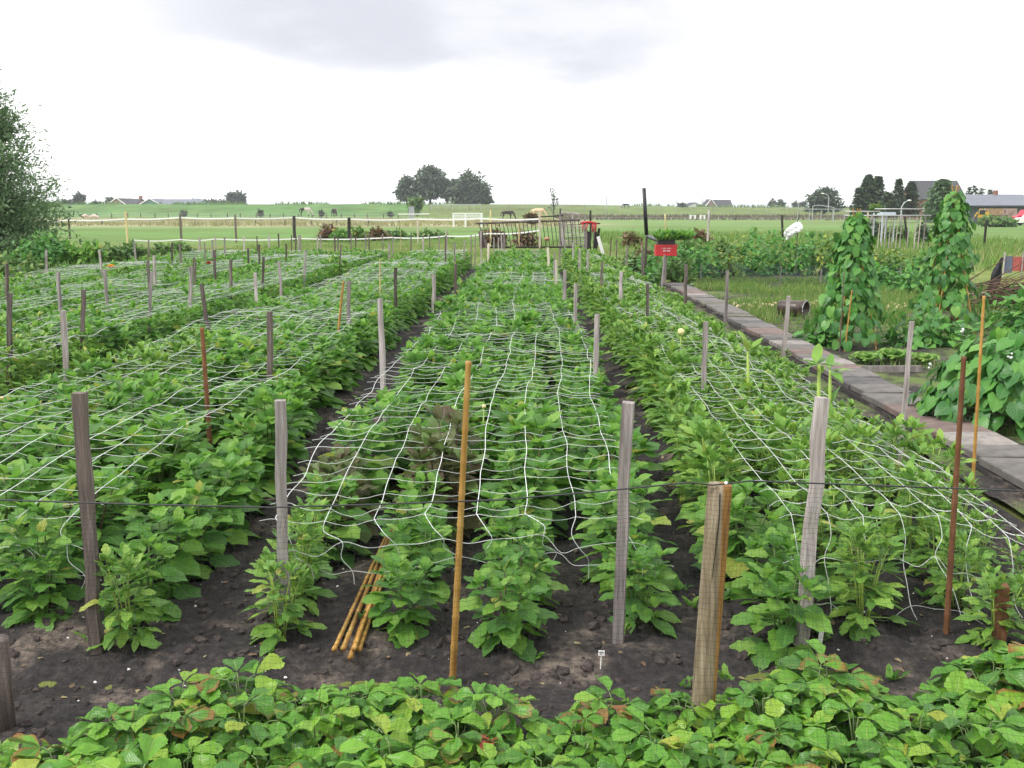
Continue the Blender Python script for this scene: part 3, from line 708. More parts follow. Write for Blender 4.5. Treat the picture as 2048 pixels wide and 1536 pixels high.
EDGES = [(-9.65, 'the left edge of the leftmost bed'), (-8.25, 'the right edge of the leftmost bed'), (-7.65, 'the third bed left of middle, left edge'), (-6.2, 'the third bed left of middle, right edge'),
         (-5.65, 'the second bed left of middle, left edge'), (-4.35, 'the second bed left of middle, right edge'), (-3.42, 'the bed left of middle, left edge'), (-1.92, 'the bed left of middle, right edge'),
         (-1.05, 'the middle bed, left edge'), (.44, 'the middle bed, right edge'), (1.12, 'the edge away from the path'), (2.28, 'the path side of the right bed')]
def stake_mesh(name, base, top, w, mat, square=True, n=None):
    b = MB(); d = top - base; k = 6
    pts = [Vector((0, 0, -.06))] + [d * (i / k) + Vector((RNG.uniform(-1, 1) * w * .2, RNG.uniform(-1, 1) * w * .2, 0)) for i in range(k + 1)]
    rs = [w * .9] + [w * RNG.uniform(.92, 1.06) for _ in range(k + 1)]
    b.tube(pts, rs, 4 if square else 7, jit=.05, ph=PI / 4 + RNG.uniform(-.5, .3))
    o = b.build(name, mat, None, False)
    o.location = base
    return o
def stakes():
    lst = []
    for it in STK.split():
        a = it.split(','); tx, ty, bx, by = map(float, a[:4])
        t = P(tx, ty, .95)
        ex = min(EDGES, key=lambda e: abs(e[0] - t.x))
        d = ray(tx, ty)
        if abs(ex[0] - t.x) > .15:                       # slide along its line of sight towards its row
            want = ex[0] + math.copysign(.12, t.x - ex[0])
            s = want / d[0]; q = Vector((want, d[1] * s, CAM_H + d[2] * s))
            if .80 < q.z < 1.12: t = q
            else:
                zz = min(max(q.z, .80), 1.12); t = P(tx, ty, zz)
        if by > 1240: t = Q(tx, ty, P(bx, by, 0).y)
        if t.y > 31: t = Q(tx, ty, 31.0 + RNG.uniform(-.5, .5))
        bq = Q(bx, by, t.y)
        lean = (bq.x - t.x) / max(t.z - bq.z, .15); lean = max(-.1, min(.1, lean))
        base = Vector((t.x + lean * t.z, t.y + RNG.uniform(-.03, .03), 0))
        base.z = float(soil_z(base.x, base.y))
        lst.append((ex[1], t.y, base, t, a[4]))
    cnt = {}
    for e, y, base, t, k in sorted(lst, key=lambda q: (q[0], q[1])):
        i = cnt.get(e, 0); cnt[e] = i + 1
        mat, word, w = {'g': (W_GREY, 'weathered grey stake', .0255), 'd': (W_DARK, 'dark weathered stake', .025), 'p': (W_PALE, 'pale bleached stake', .027)}[k]
        w *= RNG.uniform(.85, 1.1)
        if y < 4.6: w = .031
        o = stake_mesh('wooden_stake', base, t, w, mat)
        tag(o, f'{word}, {nth(i)} from the front on {e}', 'stake', 'wooden stakes holding the white plant netting')
stakes()
def cane_mesh(b, p0, p1, r, mat=0):
    p0, p1 = Vector(p0), Vector(p1); L = (p1 - p0).length; n = max(3, int(L / .11)); pts, rs = [], []
    for i in range(n + 1):
        for dt, k in ((0, 1.0), (.12, 1.18), (.2, 1.0)):
            f = (i + dt) / (n + .2)
            if f <= 1: pts.append(p0.lerp(p1, f)); rs.append(r * k * (1.05 - .25 * f))
    b.tube(pts, rs, 6, mat)
def canes():
    spec = [  # top px, base px on the ground, label, material
        ((937, 722), (905, 1345, 0), 'yellow bamboo cane standing before the middle bed', M_BAMB, .0125),
        ((1968, 592), (1944, 990, .0), 'tall bamboo cane beside the path, right of the red-brown one', M_BAMB, .011),
        ((1928, 713), (1892, 1275, 0), 'red-brown cane at the front right corner of the right bed', W_BROWN, .0125),
        ((687, 562), (667, 745, None), 'leaning yellow bamboo cane in the bed left of the middle', M_BAMB, .013),
        ((404, 655), (424, 945, 0), 'red-brown stake with a grey tip in the bed left of middle', W_BROWN, .017),
        ((760, 517), (760, 600, None), 'thin pale yellow cane far up the bed left of middle', W_YEL, .011),
        ((801, 462), (801, 510, None), 'short bamboo cane at the far end of the left beds', W_YEL, .014)]
    for (tx, ty), (bx, by, z), lab, mat, r in spec:
        if z is not None: base = P(bx, by, 0); top = Q(tx, ty, base.y)
        else:
            top = P(tx, ty, 1.0); 
            if top.y > 30: top = Q(tx, ty, 30)
            q = Q(bx, by, top.y); base = top.lerp(q, top.z / max(top.z - q.z, .05)); base.z = 0
        b = MB(); cane_mesh(b, Vector((0, 0, -.03)), top - base, r)
        o = b.build('bamboo_cane', mat, None, True); o.location = base
        tag(o, lab, 'cane')
    # five loose canes lying on the earth between the front dahlias
    for i, (x0, x1, dy) in enumerate(((668, 783, 0), (686, 786, .03), (700, 790, -.02), (708, 797, .05), (718, 800, .0))):
        a = P(x0, 1316 - abs(i - 2) * 8, .03); e = P(x1, 1048 + 3 * i, .10)
        b = MB(); cane_mesh(b, Vector((0, 0, .02 * (i % 2))), e - a, .0095)
        o = b.build('bamboo_cane', M_BAMB, None, True); o.location = a
        tag(o, ['leftmost', 'second from the left', 'middle one', 'fourth from the left', 'rightmost'][i] + ' of the five bamboo canes lying on the soil', 'cane', 'bundle of bamboo canes lying on the soil')
    # reddish sawn-off stake at the right edge
    base = P(1996, 1300, 0); o = stake_mesh('wooden_stake', base, Vector((base.x - .01, base.y, .27)), .036, W_BROWN); tag(o, 'short red-brown stub of a stake at the right edge', 'stake')
canes()

# ================================================================== DAHLIAS
def canopy(x, y, bed):
    """height of the foliage"""
    h = .50 + .16 * (fbm(np.asarray(x) * .9 + 3, np.asarray(y) * .55, 2, 50 + len(bed)) - .375)
    h = h * (0.70 + .30 * sstep(BY0, BY0 + 1.9, y))
    if bed == 'R': h = h * (1.04 - .36 * sstep(1.55, 2.25, x))
    return h * .95
def net_z(x, y, bed):
    h = .44 + .08 * sstep(NET_Y0, NET_Y0 + 1.6, y) + .03 * (fbm(np.asarray(x) * 1.1, np.asarray(y) * .8, 2, 77) - .375)
    h = h + .21 * (fbm(np.asarray(x) * .35 + 9, np.asarray(y) * .28 + 4, 2, 91 + len(bed)) - .36) * sstep(4.5, 6.5, y)
    if bed == 'R': h = h * (1.04 - .36 * sstep(1.6, 2.3, x))
    return h

LEAF = {}
def compound(seed, narrow=False, L=1.0):
    rg = np.random.default_rng(seed)
    W = .46 if narrow else .66
    term = leaf_arr(.62, .62 * W / .54 * .62, 6, 4, 'ovate', .13, .22, .30, .05, seed)
    T = Matrix.Translation((0, .38, 0))
    parts = [petiole(.40, .014), ]
    parts[0] = xf(parts[0], Matrix.Translation((0, .40, 0)))
    parts.append(xf(term, T))
    for s in (-1, 1):
        a = leaf_arr(.46, .26 * W / .54, 5, 4, 'ovate', .13, .2, .3, .05, seed + 5 + s)
        parts.append(xf(a, Matrix.Translation((0, .33, 0)) @ Matrix.Rotation(s * -rg.uniform(.8, 1.15), 4, 'Z') @ Matrix.Rotation(rg.uniform(-.25, .1), 4, 'X')))
    return join(parts)
def simple_leaf(seed, narrow=False):
    W = .40 if narrow else .62
    a = leaf_arr(.80, W * .8, 7, 4, 'ovate', .10, .26, .28, .04, seed)
    return join([xf(petiole(.22, .013), Matrix.Translation((0, .22, 0))), xf(a, Matrix.Translation((0, .2, 0)))])
NEAR_LEAF = [mesh_np('leaf', *compound(100 + i)) for i in range(4)] + [mesh_np('leaf', *simple_leaf(120 + i)) for i in range(4)]
NARROW_LEAF = [mesh_np('leaf', *compound(140 + i, True)) for i in range(4)] + [mesh_np('leaf', *simple_leaf(160 + i, True)) for i in range(4)]
NLB = []
for me in NEAR_LEAF:
    me.materials.append(M_DAH)
for me in NARROW_LEAF: me.materials.append(M_DAHL)
BRON_LEAF = []
for me in NEAR_LEAF:
    c = me.copy(); c.materials.clear(); c.materials.append(M_BRON); BRON_LEAF.append(c)

def plan(seed, H=.5, R=.2, nst=5, nodes=6, up=0.0, sz=.2):
    """stems and leaf places of one plant; leaves in opposite pairs, large and drooping below, small and upright on top"""
    rg = np.random.default_rng(seed); stems, leaves = [], []
    for s in range(nst):
        a = 2 * PI * s / nst + rg.uniform(-.5, .5); r1 = R * rg.uniform(.35, .75) * (0.35 if s == 0 else 1)
        h = H * (rg.uniform(.78, 1.0) if s else 1.0)
        p0 = np.array([.02 * math.cos(a), .02 * math.sin(a), -.02]); p1 = np.array([r1 * math.cos(a), r1 * math.sin(a), h * .9])
        pts = [p0 * (1 - t) ** 1.0 + p1 * t + np.array([0, 0, 1]) * .06 * math.sin(PI * t) for t in (0, .3, .6, 1)]
        stems.append(pts)
        ph = rg.uniform(0, PI)
        for k in range(nodes):
            t = .16 + .84 * (k + rg.uniform(-.25, .25)) / (nodes - 1) if k < nodes - 1 else 1.0
            t = min(max(t, .1), 1.0)
            pos = p0 * (1 - t) + p1 * t + np.array([0, 0, 1]) * .06 * math.sin(PI * t)
            for q in (0, 1):
                b = ph + k * PI / 2 * 1.05 + q * PI + rg.uniform(-.35, .35)
                el = -.25 + 1.0 * t ** 1.6 + rg.uniform(-.2, .2) + up * (.2 + .5 * t)
                out_ = np.array([math.cos(b), math.sin(b), 0]) + .55 * np.array([math.cos(a), math.sin(a), 0]) * (1 if s else .2)
                out_ = out_ / np.linalg.norm(out_)
                d = out_ * math.cos(el) + np.array([0, 0, 1]) * math.sin(el)
                size = sz * (1.12 - .58 * t) * rg.uniform(.85, 1.2)
                leaves.append((pos, d, size, rg.uniform(-.4, .4), int(rg.integers(0, 8))))
        for q in range(3):
            b = rg.uniform(0, 2 * PI); el = rg.uniform(.9, 1.35)
            d = np.array([math.cos(b) * math.cos(el), math.sin(b) * math.cos(el), math.sin(el)])
            leaves.append((p1 + np.array([0, 0, .0]), d, sz * .42 * rg.uniform(.8, 1.15), 0, 4 + q))
    return stems, leaves
def stems_mesh(stems, mat, r=.006):
    b = MB()
    for pts in stems: b.tube(pts, [r, r * .9, r * .75, r * .5], 4)
    return b
def near_proto(seed, leaf_meshes, stem_mat, **kw):
    stems, leaves = plan(seed, **kw)
    root = bpy.data.objects.new('dahlia_plant', None); root.empty_display_size = .05; COL.objects.link(root)
    stems_mesh(stems, stem_mat).build('stem', stem_mat, root, True)
    M = frames([l[0] for l in leaves], [l[1] for l in leaves], [l[2] for l in leaves], roll=[l[3] for l in leaves])
    for l, m in zip(leaves, M):
        o = bpy.data.objects.new('leaf', leaf_meshes[l[4]]); COL.objects.link(o); o.parent = root; o.matrix_local = Matrix(m.tolist())
    return root
MIDA = [xf(leaf_arr(.95, .58, 4, 2, 'ovate', .12, .25, .3, .05, 200 + i), Matrix.Translation((0, .08, 0))) for i in range(3)]
MIDAN = [xf(leaf_arr(.95, .40, 4, 2, 'ovate', .1, .22, .3, .05, 210 + i), Matrix.Translation((0, .08, 0))) for i in range(3)]
FARA = [leaf_arr(1.0, .58, 2, 2, 'ovate', 0, .25, .3, .0, 220 + i) for i in range(3)]
def foliage_arr(seed, arrs, extra=1, **kw):
    stems, leaves = plan(seed, **kw)
    rg = np.random.default_rng(seed + 1)
    pos = np.array([l[0] for l in leaves]); d = np.array([l[1] for l in leaves]); s = np.array([l[2] for l in leaves]); ro = np.array([l[3] for l in leaves])
    if extra:   # side leaflets
        d2 = d + rdir(len(d), rg) * .75; pos2 = pos + d * s[:, None] * .35
        pos, d, s, ro = np.concatenate([pos, pos2]), np.concatenate([d, d2]), np.concatenate([s * .85, s * .6]), np.concatenate([ro, -ro])
    M = frames(pos, d, s, roll=ro)
    return join([cloud(a, M[i::len(arrs)]) for i, a in enumerate(arrs)]), stems

def dahlias():
    STYLES = {'g': dict(H=.50, R=.22, nst=5, nodes=5, sz=.25), 'l': dict(H=.54, R=.20, nst=6, nodes=5, sz=.225, up=.38), 'b': dict(H=.44, R=.2, nst=5, nodes=5, sz=.22, up=.25)}
    near = {'g': [near_proto(300 + i, NEAR_LEAF, M_STEMR if i == 1 else M_STEM, **STYLES['g']) for i in range(4)],
            'l': [near_proto(320 + i, NARROW_LEAF, M_STEMY, **STYLES['l']) for i in range(3)],
            'b': [near_proto(340 + i, BRON_LEAF, M_STEMR, **STYLES['b']) for i in range(1)]}
    mid = {}
    for k, arrs, mt, st, n in (('g', MIDA, M_DAH, M_STEM, 5), ('l', MIDAN, M_DAHL, M_STEMY, 4)):
        mid[k] = []
        for i in range(n):
            A, stems = foliage_arr(360 + i, arrs, 1, **STYLES[k])
            fo = mesh_np('foliage', *A); fo.materials.append(mt)
            b = stems_mesh(stems, st); me = bpy.data.meshes.new('stem'); me.from_pydata(b.v, [], b.f); me.materials.append(st)
            mid[k].append((fo, me))
    far = {'g': [foliage_arr(400 + i, FARA, 1, **STYLES['g'])[0] for i in range(4)], 'l': [foliage_arr(410 + i, FARA, 1, **STYLES['l'])[0] for i in range(4)]}
    cand = []
    for bk, (x0, x1, bname) in BEDS.items():
        p0, p1, nr = PLANTED[bk]; y = BY0 + .12; rowi = 0
        while y < BY1:
            for r in range(nr):
                far_ = float(sstep(5, 8.5, y)); q0 = p0 + {'C': .08, 'R': .10}.get(bk, 0) * far_; q1 = p1 - {'L1': .30, 'C': .05}.get(bk, 0) * far_; x = q0 + .03 + (q1 - q0 - .06) * r / (nr - 1) + RNG.uniform(-.06, .06)
                yy = y + RNG.uniform(-.07, .07) + (.15 if r % 2 else 0)
                if RNG.random() < .03: continue
                px, py, w = pix((x, yy, .4))
                if not (-380 < px < 2048 + 380): continue
                cand.append([bk, r, rowi, x, yy, -30 < px < 2078])
            y += .31 if y < 5.6 else .37; rowi += 1
    cand.sort(key=lambda c: (c[4] ** 2 + c[3] ** 2))
    used = set(); n_things = 0; n_near = 0; cnt = {}; farg, farl = [], []
    bron = 0
    rows_w4 = ['first row from left', 'second row from left', 'third row from left', 'last row from left']; rows_w5 = rows_w4[:3] + ['fourth row from left', 'last row from left']
    for bk, r, rowi, x, y, inv in cand:
        z = float(soil_z(x, y)); H = float(canopy(x, y, bk)); rz = RNG.uniform(0, 2 * PI)
        style = 'l' if (bk == 'R' and (r > 0 or y > 4.8)) or (fbm(x * .5 + 40, y * .35, 2, 5) > .47) else 'g'
        sc = H / .53 * RNG.choice((RNG.uniform(.82, 1.0), RNG.uniform(.95, 1.12), RNG.uniform(.95, 1.12), RNG.uniform(1.05, 1.28)))
        if bk == 'C' and y > 7: sc *= 1.06
        if inv and n_things < 300:
            if bk == 'C' and r < 2 and 4.9 < y < 5.75 and bron < 4: style = 'b'; bron += 1
            nr_ = n_near < 86 and y < 8
            if style == 'b' or nr_:
                k = RNG.randrange(len(near[style])); p = near[style][k]
                if (style, k) in used: root = copy_tree(p)
                else: root = p; used.add((style, k))
                n_near += 1
            else:
                k = RNG.randrange(len(mid[style])); fo, st = mid[style][k]
                root = bpy.data.objects.new('dahlia_plant', None); root.empty_display_size = .05; COL.objects.link(root)
                link('foliage', fo, root); link('stem', st, root)
            root.location = (x, y, z); root.rotation_euler = (RNG.uniform(-.08, .08), RNG.uniform(-.08, .08), rz); root.scale = (sc * RNG.uniform(.95, 1.1), sc * RNG.uniform(.95, 1.1), sc)
            i = cnt.get((bk, r), 0); cnt[(bk, r)] = i + 1
            lead = 'bronze-leaved dahlia' if style == 'b' else 'dahlia'
            tag(root, f'{lead} {nth(i)} from the front, {(rows_w4 if PLANTED[bk][2] == 4 else rows_w5)[r]}, {BEDS[bk][2]}', 'plant', 'dahlia plants growing through the netted beds')
            n_things += 1
        else:
            c, s = math.cos(rz) * sc, math.sin(rz) * sc
            (farl if style == 'l' else farg).append([[c, -s, 0, x], [s, c, 0, y], [0, 0, sc, z], [0, 0, 0, 1]])
    for k in near:
        for i, p in enumerate(near[k]):
            if (k, i) not in used:
                for ch in list(p.children): bpy.data.objects.remove(ch)
                bpy.data.objects.remove(p)
    pg = [cloud(a, farg[i::4]) for i, a in enumerate(far['g'])]; pl = [cloud(a, farl[i::4]) for i, a in enumerate(far['l'])]
    ng = sum(len(p[1]) for p in pg); A = join(pg + pl)
    me = mesh_np('dahlia_foliage', *A, mi=np.concatenate([np.zeros(ng), np.ones(len(A[1]) - ng)]))
    tag(link('dahlia_foliage', me, None, [M_DAH, M_DAHL]), kind='stuff')
dahlias()

def litter():
    rg = np.random.default_rng(71); n = 420; x = rg.uniform(-3, 2.6, n); y = rg.uniform(3.1, 7, n); z = soil_z(x, y)
    d = rdir(n, rg) * [1, 1, .25]; M = frames(np.stack([x, y, z + .006], 1), d, rg.uniform(.012, .04, n))
    tag(link('fallen_leaves', mesh_np('fallen_leaves', *cloud(MIDA[1], M)), None, leafm('dead_leaf', [(0, G(.10, .06, .03)), (.5, G(.20, .13, .07)), (1, G(.28, .24, .12))], transl=.1)), kind='stuff')
    xs, ys, ds, ss = [], [], [], []
    for cx, cy in [(rg.uniform(-2.6, 2.4), rg.uniform(3.2, 4.4)) for _ in range(26)] + [(.62, 3.45), (.66, 3.5), (.58, 3.42)]:
        k = rg.integers(4, 11)
        for _ in range(k): xs.append(cx + rg.normal(0, .012)); ys.append(cy + rg.normal(0, .012)); ds.append(rg.normal(0, .5, 3) * [1, 1, 0] + [0, 0, .7]); ss.append(rg.uniform(.025, .075))
    M = frames(np.stack([xs, ys, soil_z(xs, ys)], 1), ds, ss); tag(link('weed_seedlings', mesh_np('weed_seedlings', *cloud(MIDAN[0], M)), None, M_DAH), kind='stuff')
litter()
# ------------------------------------------------------------------ flowers and buds that stand out: on dahlias of their own
def flower_plant(p, mat, label, r=.05, bud=False, h=None, seed=0):
    root = thing('flowering_dahlia', label, 'plant', (p.x, p.y, 0), RNG.uniform(0, 6))
    h = h or p.z
    A, stems = foliage_arr(500 + seed, MIDA, 1, H=min(.45, h * .8), R=.15, nst=3, nodes=4, sz=.18)
    fo = mesh_np('foliage', *A); link('foliage', fo, root, M_DAH)
    b = MB(); b.tube([(0, 0, 0), (.01, 0, h * .5), (0, 0, h)], [.007, .006, .0045], 5); b.build('stem', M_STEMY, root, True)
    f = MB()
    if bud: f.ball((0, 0, h + r * .5), r, nu=7, nv=5)
    else:
        for ring, (n, el, l) in enumerate(((10, .1, 1.0), (9, .5, .85), (7, .95, .65), (4, 1.35, .45))):
            for i in range(n):
                a = 2 * PI * i / n + ring * .3; o = Vector((math.cos(a), math.sin(a), 0)); d = o * math.cos(el) + Vector((0, 0, math.sin(el))); s = Vector((-math.sin(a), math.cos(a), 0))
                c = Vector((0, 0, h)); L = r * l
                f.add([c, c + d * L * .6 + s * L * .28, c + d * L + Vector((0, 0, -.1 * L)), c + d * L * .6 - s * L * .28], [(0, 1, 2, 3)])
    f.build('flower', mat, root, True)
flower_plant(P(1362, 667, .62), M_PALEY, 'dahlia with one pale yellow flower standing above the right bed', .032, True, seed=1)
flower_plant(P(222, 534, .55), M_ORANGE, 'dahlia with an orange-yellow flower at the far left bed', .12, False, seed=2)
flower_plant(P(418, 527, .62), M_REDP, 'dahlia with a dark red flower at the far left beds', .10, False, seed=3)
flower_plant(P(968, 815, .5), M_PALEY, 'dahlia with a small yellow bud in the middle bed', .014, True, seed=4)
flower_plant(P(2, 798, .40), M_YEL, 'dahlia with a yellow flower at the left edge of the photo', .035, False, seed=5)
# pale hollow shoots that rise above the right bed
def shoot(px, py0, py1, z1, i):
    p1 = P(px, py0, z1); b = MB(); h = z1 - .25
    root = thing('dahlia_shoot', ['tall pale shoot beside the path slab, end of the right bed', 'thick upright yellow-green shoot in the middle of the right bed', 'slim pale shoot right of the tallest one near the path'][i], 'plant', (p1.x, p1.y, .2))
    b.tube([(0, 0, 0), (.012, 0, h * .5), (.0, 0.01, h)], [.013, .012, .009], 6); b.build('stem', M_STEMY, root, True)
    rg = np.random.default_rng(800 + i); n = 14
    pos = np.stack([rg.normal(0, .006, n), rg.normal(0, .006, n), np.where(np.arange(n) < 8, h, h * .55)], 1); d = rdir(n, rg) * [1, 1, .5] + [0, 0, .35]
    A = cloud(MIDAN[0], frames(pos, d, rg.uniform(.09, .17, n))); me = mesh_np('foliage', *A); link('foliage', me, root, M_DAHL)
shoot(1640, 712, 775, .92, 0); shoot(1497, 690, 760, .80, 1); shoot(1662, 725, 745, .80, 2)

# ------------------------------------------------------------------ white support nets
def cord(b, pts, r=.0016): b.tube(pts, r, 3, caps=False)
def smooth_pts(c, k=4):
    c = [np.asarray(p, float) for p in c]; out_ = []
    for i in range(len(c) - 1):
        p0, p1, p2, p3 = c[max(i - 1, 0)], c[i], c[i + 1], c[min(i + 2, len(c) - 1)]
        for j in range(k):
            t = j / k; out_.append(.5 * (2 * p1 + (p2 - p0) * t + (2 * p0 - 5 * p1 + 4 * p2 - p3) * t * t + (3 * p1 - p0 - 3 * p2 + p3) * t ** 3))
    out_.append(c[-1]); return out_
def knots(b, p, r=.0030):
    x, y, z = p
    b.add([(x - r, y, z), (x, y - r, z), (x + r, y, z), (x, y + r, z), (x, y, z + r), (x, y, z - r)],
          [(0, 1, 4), (1, 2, 4), (2, 3, 4), (3, 0, 4), (1, 0, 5), (2, 1, 5), (3, 2, 5), (0, 3, 5)])
def nets():
    lab = {'C': 'white cord net over the middle bed, tangled at its front edge', 'R': 'white cord net over the bed beside the path', 'L1': 'white cord net over the bed left of the middle',
           'L2': 'white cord net over the second bed left of the middle', 'L3': 'white cord net over the third bed left of middle', 'L4': 'white cord net over the leftmost bed along the hedge'}
    for bk, (x0, x1, _) in BEDS.items():
        nl = 8; sp = .167; detailed = bk in ('C', 'R', 'L1')
        x0, x1 = x0 - .02, x1 + .02
        ny = int((BY1 - NET_Y0) / sp) + 1
        ys = NET_Y0 + .06 + sp * np.arange(ny)
        u = np.linspace(0, 1, nl)
        def node(uu, y):
            uu = np.asarray(uu, float); y = np.asarray(y, float)
            mid = (x0 + x1) / 2; w = (x1 - x0) * (1 + .10 * (fbm(y * .5, y * 0 + 3, 2, 61) - .4))
            x = mid + (uu - .5) * w + .035 * (fbm(y * 2.6, uu * 5, 2, 66) - .375) + .05 * (fbm(y * .8, uu * 2, 2, 62) - .375) + .05 * np.sin(y * .7 + len(bk))
            yy = y + .10 * (fbm(uu * 1.7, y * .45, 2, 63) - .375) + .05 * (uu - .5) * np.sin(y * .5)
            z = net_z(x, yy, bk) + .085 * (fbm(x * 2.6, yy * 2.6, 2, 64) - .375)
            return np.stack([x, yy, z], -1)
        root = thing('support_net', lab[bk], 'net', (0, 0, 0), 0, 'white support nets over the flower beds')
        rows = []
        # two loose rows that hang down in front
        hang = {'C': [(.11, -.03), (.21, .03)], 'R': [(.17, -.05), (.37, -.12)], 'L1': [(.12, -.03), (.24, -.04)]}.get(bk, [(.1, 0), (.2, 0)])
        hrows = []
        for k, (dz, dy) in enumerate(hang[::-1]):
            q = node(u, np.full(nl, ys[0])); 
            q[:, 0] += NR.uniform(-.045, .045, nl) + (.05 if bk == 'C' else .02) * (2 - k); q[:, 1] += dy + NR.uniform(-.02, .02, nl); q[:, 2] -= dz + NR.uniform(-.03, .03, nl)
            hrows.append(q)
        all_b = MB()
        for j in range(ny):
            uu = np.linspace(-.045, 1.045, 36 if ys[j] < 14 else 18)
            q = node(uu, np.full(len(uu), ys[j]))
            q[:, 2] -= .018 * np.abs(np.sin(uu * (nl - 1) * PI)) * (1 + .5 * math.sin(j * 1.7))
            q[:, 1] += .012 * np.sin(uu * (nl - 1) * PI + j) * NR.uniform(.4, 1.4)
            b = MB() if detailed else all_b
            cord(b, q)
            if detailed:
                if ys[j] < 11:
                    for p in node(u, np.full(nl, ys[j])): knots(b, p)
                b.build('cross_cord', M_CORD, root, False)
        for k, q in enumerate(hrows):
            e = q[-1] + [.07, .0, -.02]; s = q[0] - [.07, .01, .02]
            ctl = [s]
            for i in range(nl):
                ctl.append(q[i])
                if i < nl - 1: ctl.append((q[i] + q[i + 1]) / 2 + [0, NR.uniform(-.01, .01), NR.uniform(-.05, .015)])
            pts = smooth_pts(ctl + [e])
            b = MB() if detailed else all_b
            cord(b, pts)
            for p in q: knots(b, p)
            if detailed: b.build('cross_cord', M_CORD, root, False)
        for i in range(nl):
            yy = np.arange(ys[0], ys[-1], .085)
            q = node(np.full(len(yy), u[i]), yy)
            fr = []
            a, c = hrows[0][i], hrows[1][i]
            end = a + np.array([NR.uniform(-.03, .03), 0, -.06])
            k1 = np.array([NR.uniform(-.04, .04), NR.uniform(-.02, .01), 0]); k2 = np.array([NR.uniform(-.04, .04), NR.uniform(-.03, .0), 0])
            fr = smooth_pts([end, a, (a + c) / 2 + k1, c, (c + q[0]) / 2 + k2, q[0], q[1]])[:-4]
            b = MB() if detailed else all_b
            cord(b, list(fr) + list(q), .0018)
            if detailed: b.build('lengthwise_cord', M_CORD, root, False)
        if not detailed: all_b.build('net_cords', M_CORD, root, False)
nets()
# thin dark plant labels
tg = MB(); tg.box((0, 0, .045), (.020, .0016, .11)); o = tg.build('plant_label', M_WHITE); o.location = P(1637, 1300, 0.01); o.rotation_euler = (.1, .06, .15); tag(o, 'white plastic plant label below the front stake of right bed', 'label')
tg = MB(); tg.box((0, 0, .0), (.024, .0016, .020)); tg.box((0, -.002, .003), (.016, .0006, .003), 1); tg.box((-.003, -.002, -.004), (.010, .0006, .003), 1)
tg.box((0, .004, -.03), (.003, .003, .07), 0)
o = tg.build('plant_label', [M_WHITE, M_BLACK]); o.location = P(1203, 1306, .045); o.rotation_euler = (-.3, .1, .1); tag(o, 'tiny white tag among leaves at the right front dahlia of middle bed', 'label')

# ------------------------------------------------------------------ low netting fence and strawberries in front
def fence():
    y = 3.0
    root = thing('netting_fence', 'low black netting fence on a dark cord before the beds', 'fence')
    xs = [(-3.0, .80), (-2.3, .78)] + [(Q(px, py, y).x, Q(px, py, y).z) for px, py in ((0, 1000), (250, 1008), (540, 1015), (780, 1008), (1000, 1000), (1200, 983), (1380, 965))]
    post = Q(1440, 968, y + .02)
    right = [(Q(px, py, y).x, Q(px, py, y).z) for px, py in ((1500, 962), (1720, 970), (2048, 982))] + [(2.5, .82)]
    pts = [(x, y, z) for x, z in xs] + [(post.x - .03, y - .015, post.z + .006), (post.x + .02, y - .012, post.z + .01)] + [(x, y, z) for x, z in right]
    b = MB(); b.tube(pts, .0028, 5); b.build('top_cord', M_WIRE, root, True)
    tx = np.array([p[0] for p in pts]); tz = np.array([p[2] for p in pts])
    def surf(x, t):
        z1 = np.interp(x, tx, tz)
        yy = y - .03 - .62 * t ** 1.35 + .025 * np.sin(x * 5 + t * 4) * t
        zz = z1 * (1 - t) + .03 * t + .05 * np.sin(t * PI) * np.sin(x * 2.3 + 1) 
        return np.stack([x + .02 * np.sin(t * 5 + x * 3), yy, zz], -1)
    net = MB()
    xv = np.arange(-1.95, 2.1, .019); tt = np.linspace(0, 1, 26)
    for i, x in enumerate(xv):
        net.tube(surf(x + .006 * np.sin(tt * 37 + i * 1.7), tt), .00036, 3, caps=False)
    xl = np.arange(-1.97, 2.12, .04)
    for j in range(58):
        t = (j + .5) / 58
        net.tube(surf(xl, np.full(len(xl), t) + .003 * np.sin(xl * 60 + j)), .00036, 3, caps=False)
    net.build('bird_netting', M_BLACKN, root, False)
    # the round post
    bm = MB(); h = post.z; r = .0385
    bx = Q(1405, 1420, y + .02); lean = (bx.x - post.x) / (post.z - bx.z)
    prof = [(-.1, r * 1.03), (0, r * 1.02), (.2, r * 1.0), (.45, r), (.7, r * .99), (h - .008, r * .985), (h - .001, r * .94)]
    ptsx = [Vector((lean * (h - z) , 0, z)) for z, _ in prof]
    bm.tube(ptsx, [q for _, q in prof], 18)
    po = bm.build('fence_post', W_POST, root, True); po.location = (post.x, post.y, 0)
    crack = MB(); crack.tube([(lean * .02 - .006, -r - .0005, h - .02), (lean * .1 - .002, -r - .0005, h - .1), (lean * .2 - .008, -r - .0005, h - .22), (lean * .26 - .012, -r, h - .30)], [.0022, .0018, .0014, .0006], 5)
    c = crack.build('crack', M_BLACK, root, False); c.location = (post.x, post.y, 0)
    st = MB(); st.ball((post.x + .012, y - .012, post.z + .012), .006, nu=8, nv=5); st.build('staple_knob', M_WHITE, root, True)
    # short post at the left edge, others beyond the frame
    for x, z in ((Q(3, 1290, y).x - .045, Q(3, 1290, y).z), (-2.45, .80), (2.42, .84)):
        bm = MB(); bm.tube([(0, 0, -.1), (0, 0, z * .5), (.004, 0, z - .006), (.004, 0, z)], [r * .95, r * .95, r * .93, r * .88], 14)
        po = bm.build('fence_post', W_DARK, root, True); po.location = (x, y + .05, 0)
fence()

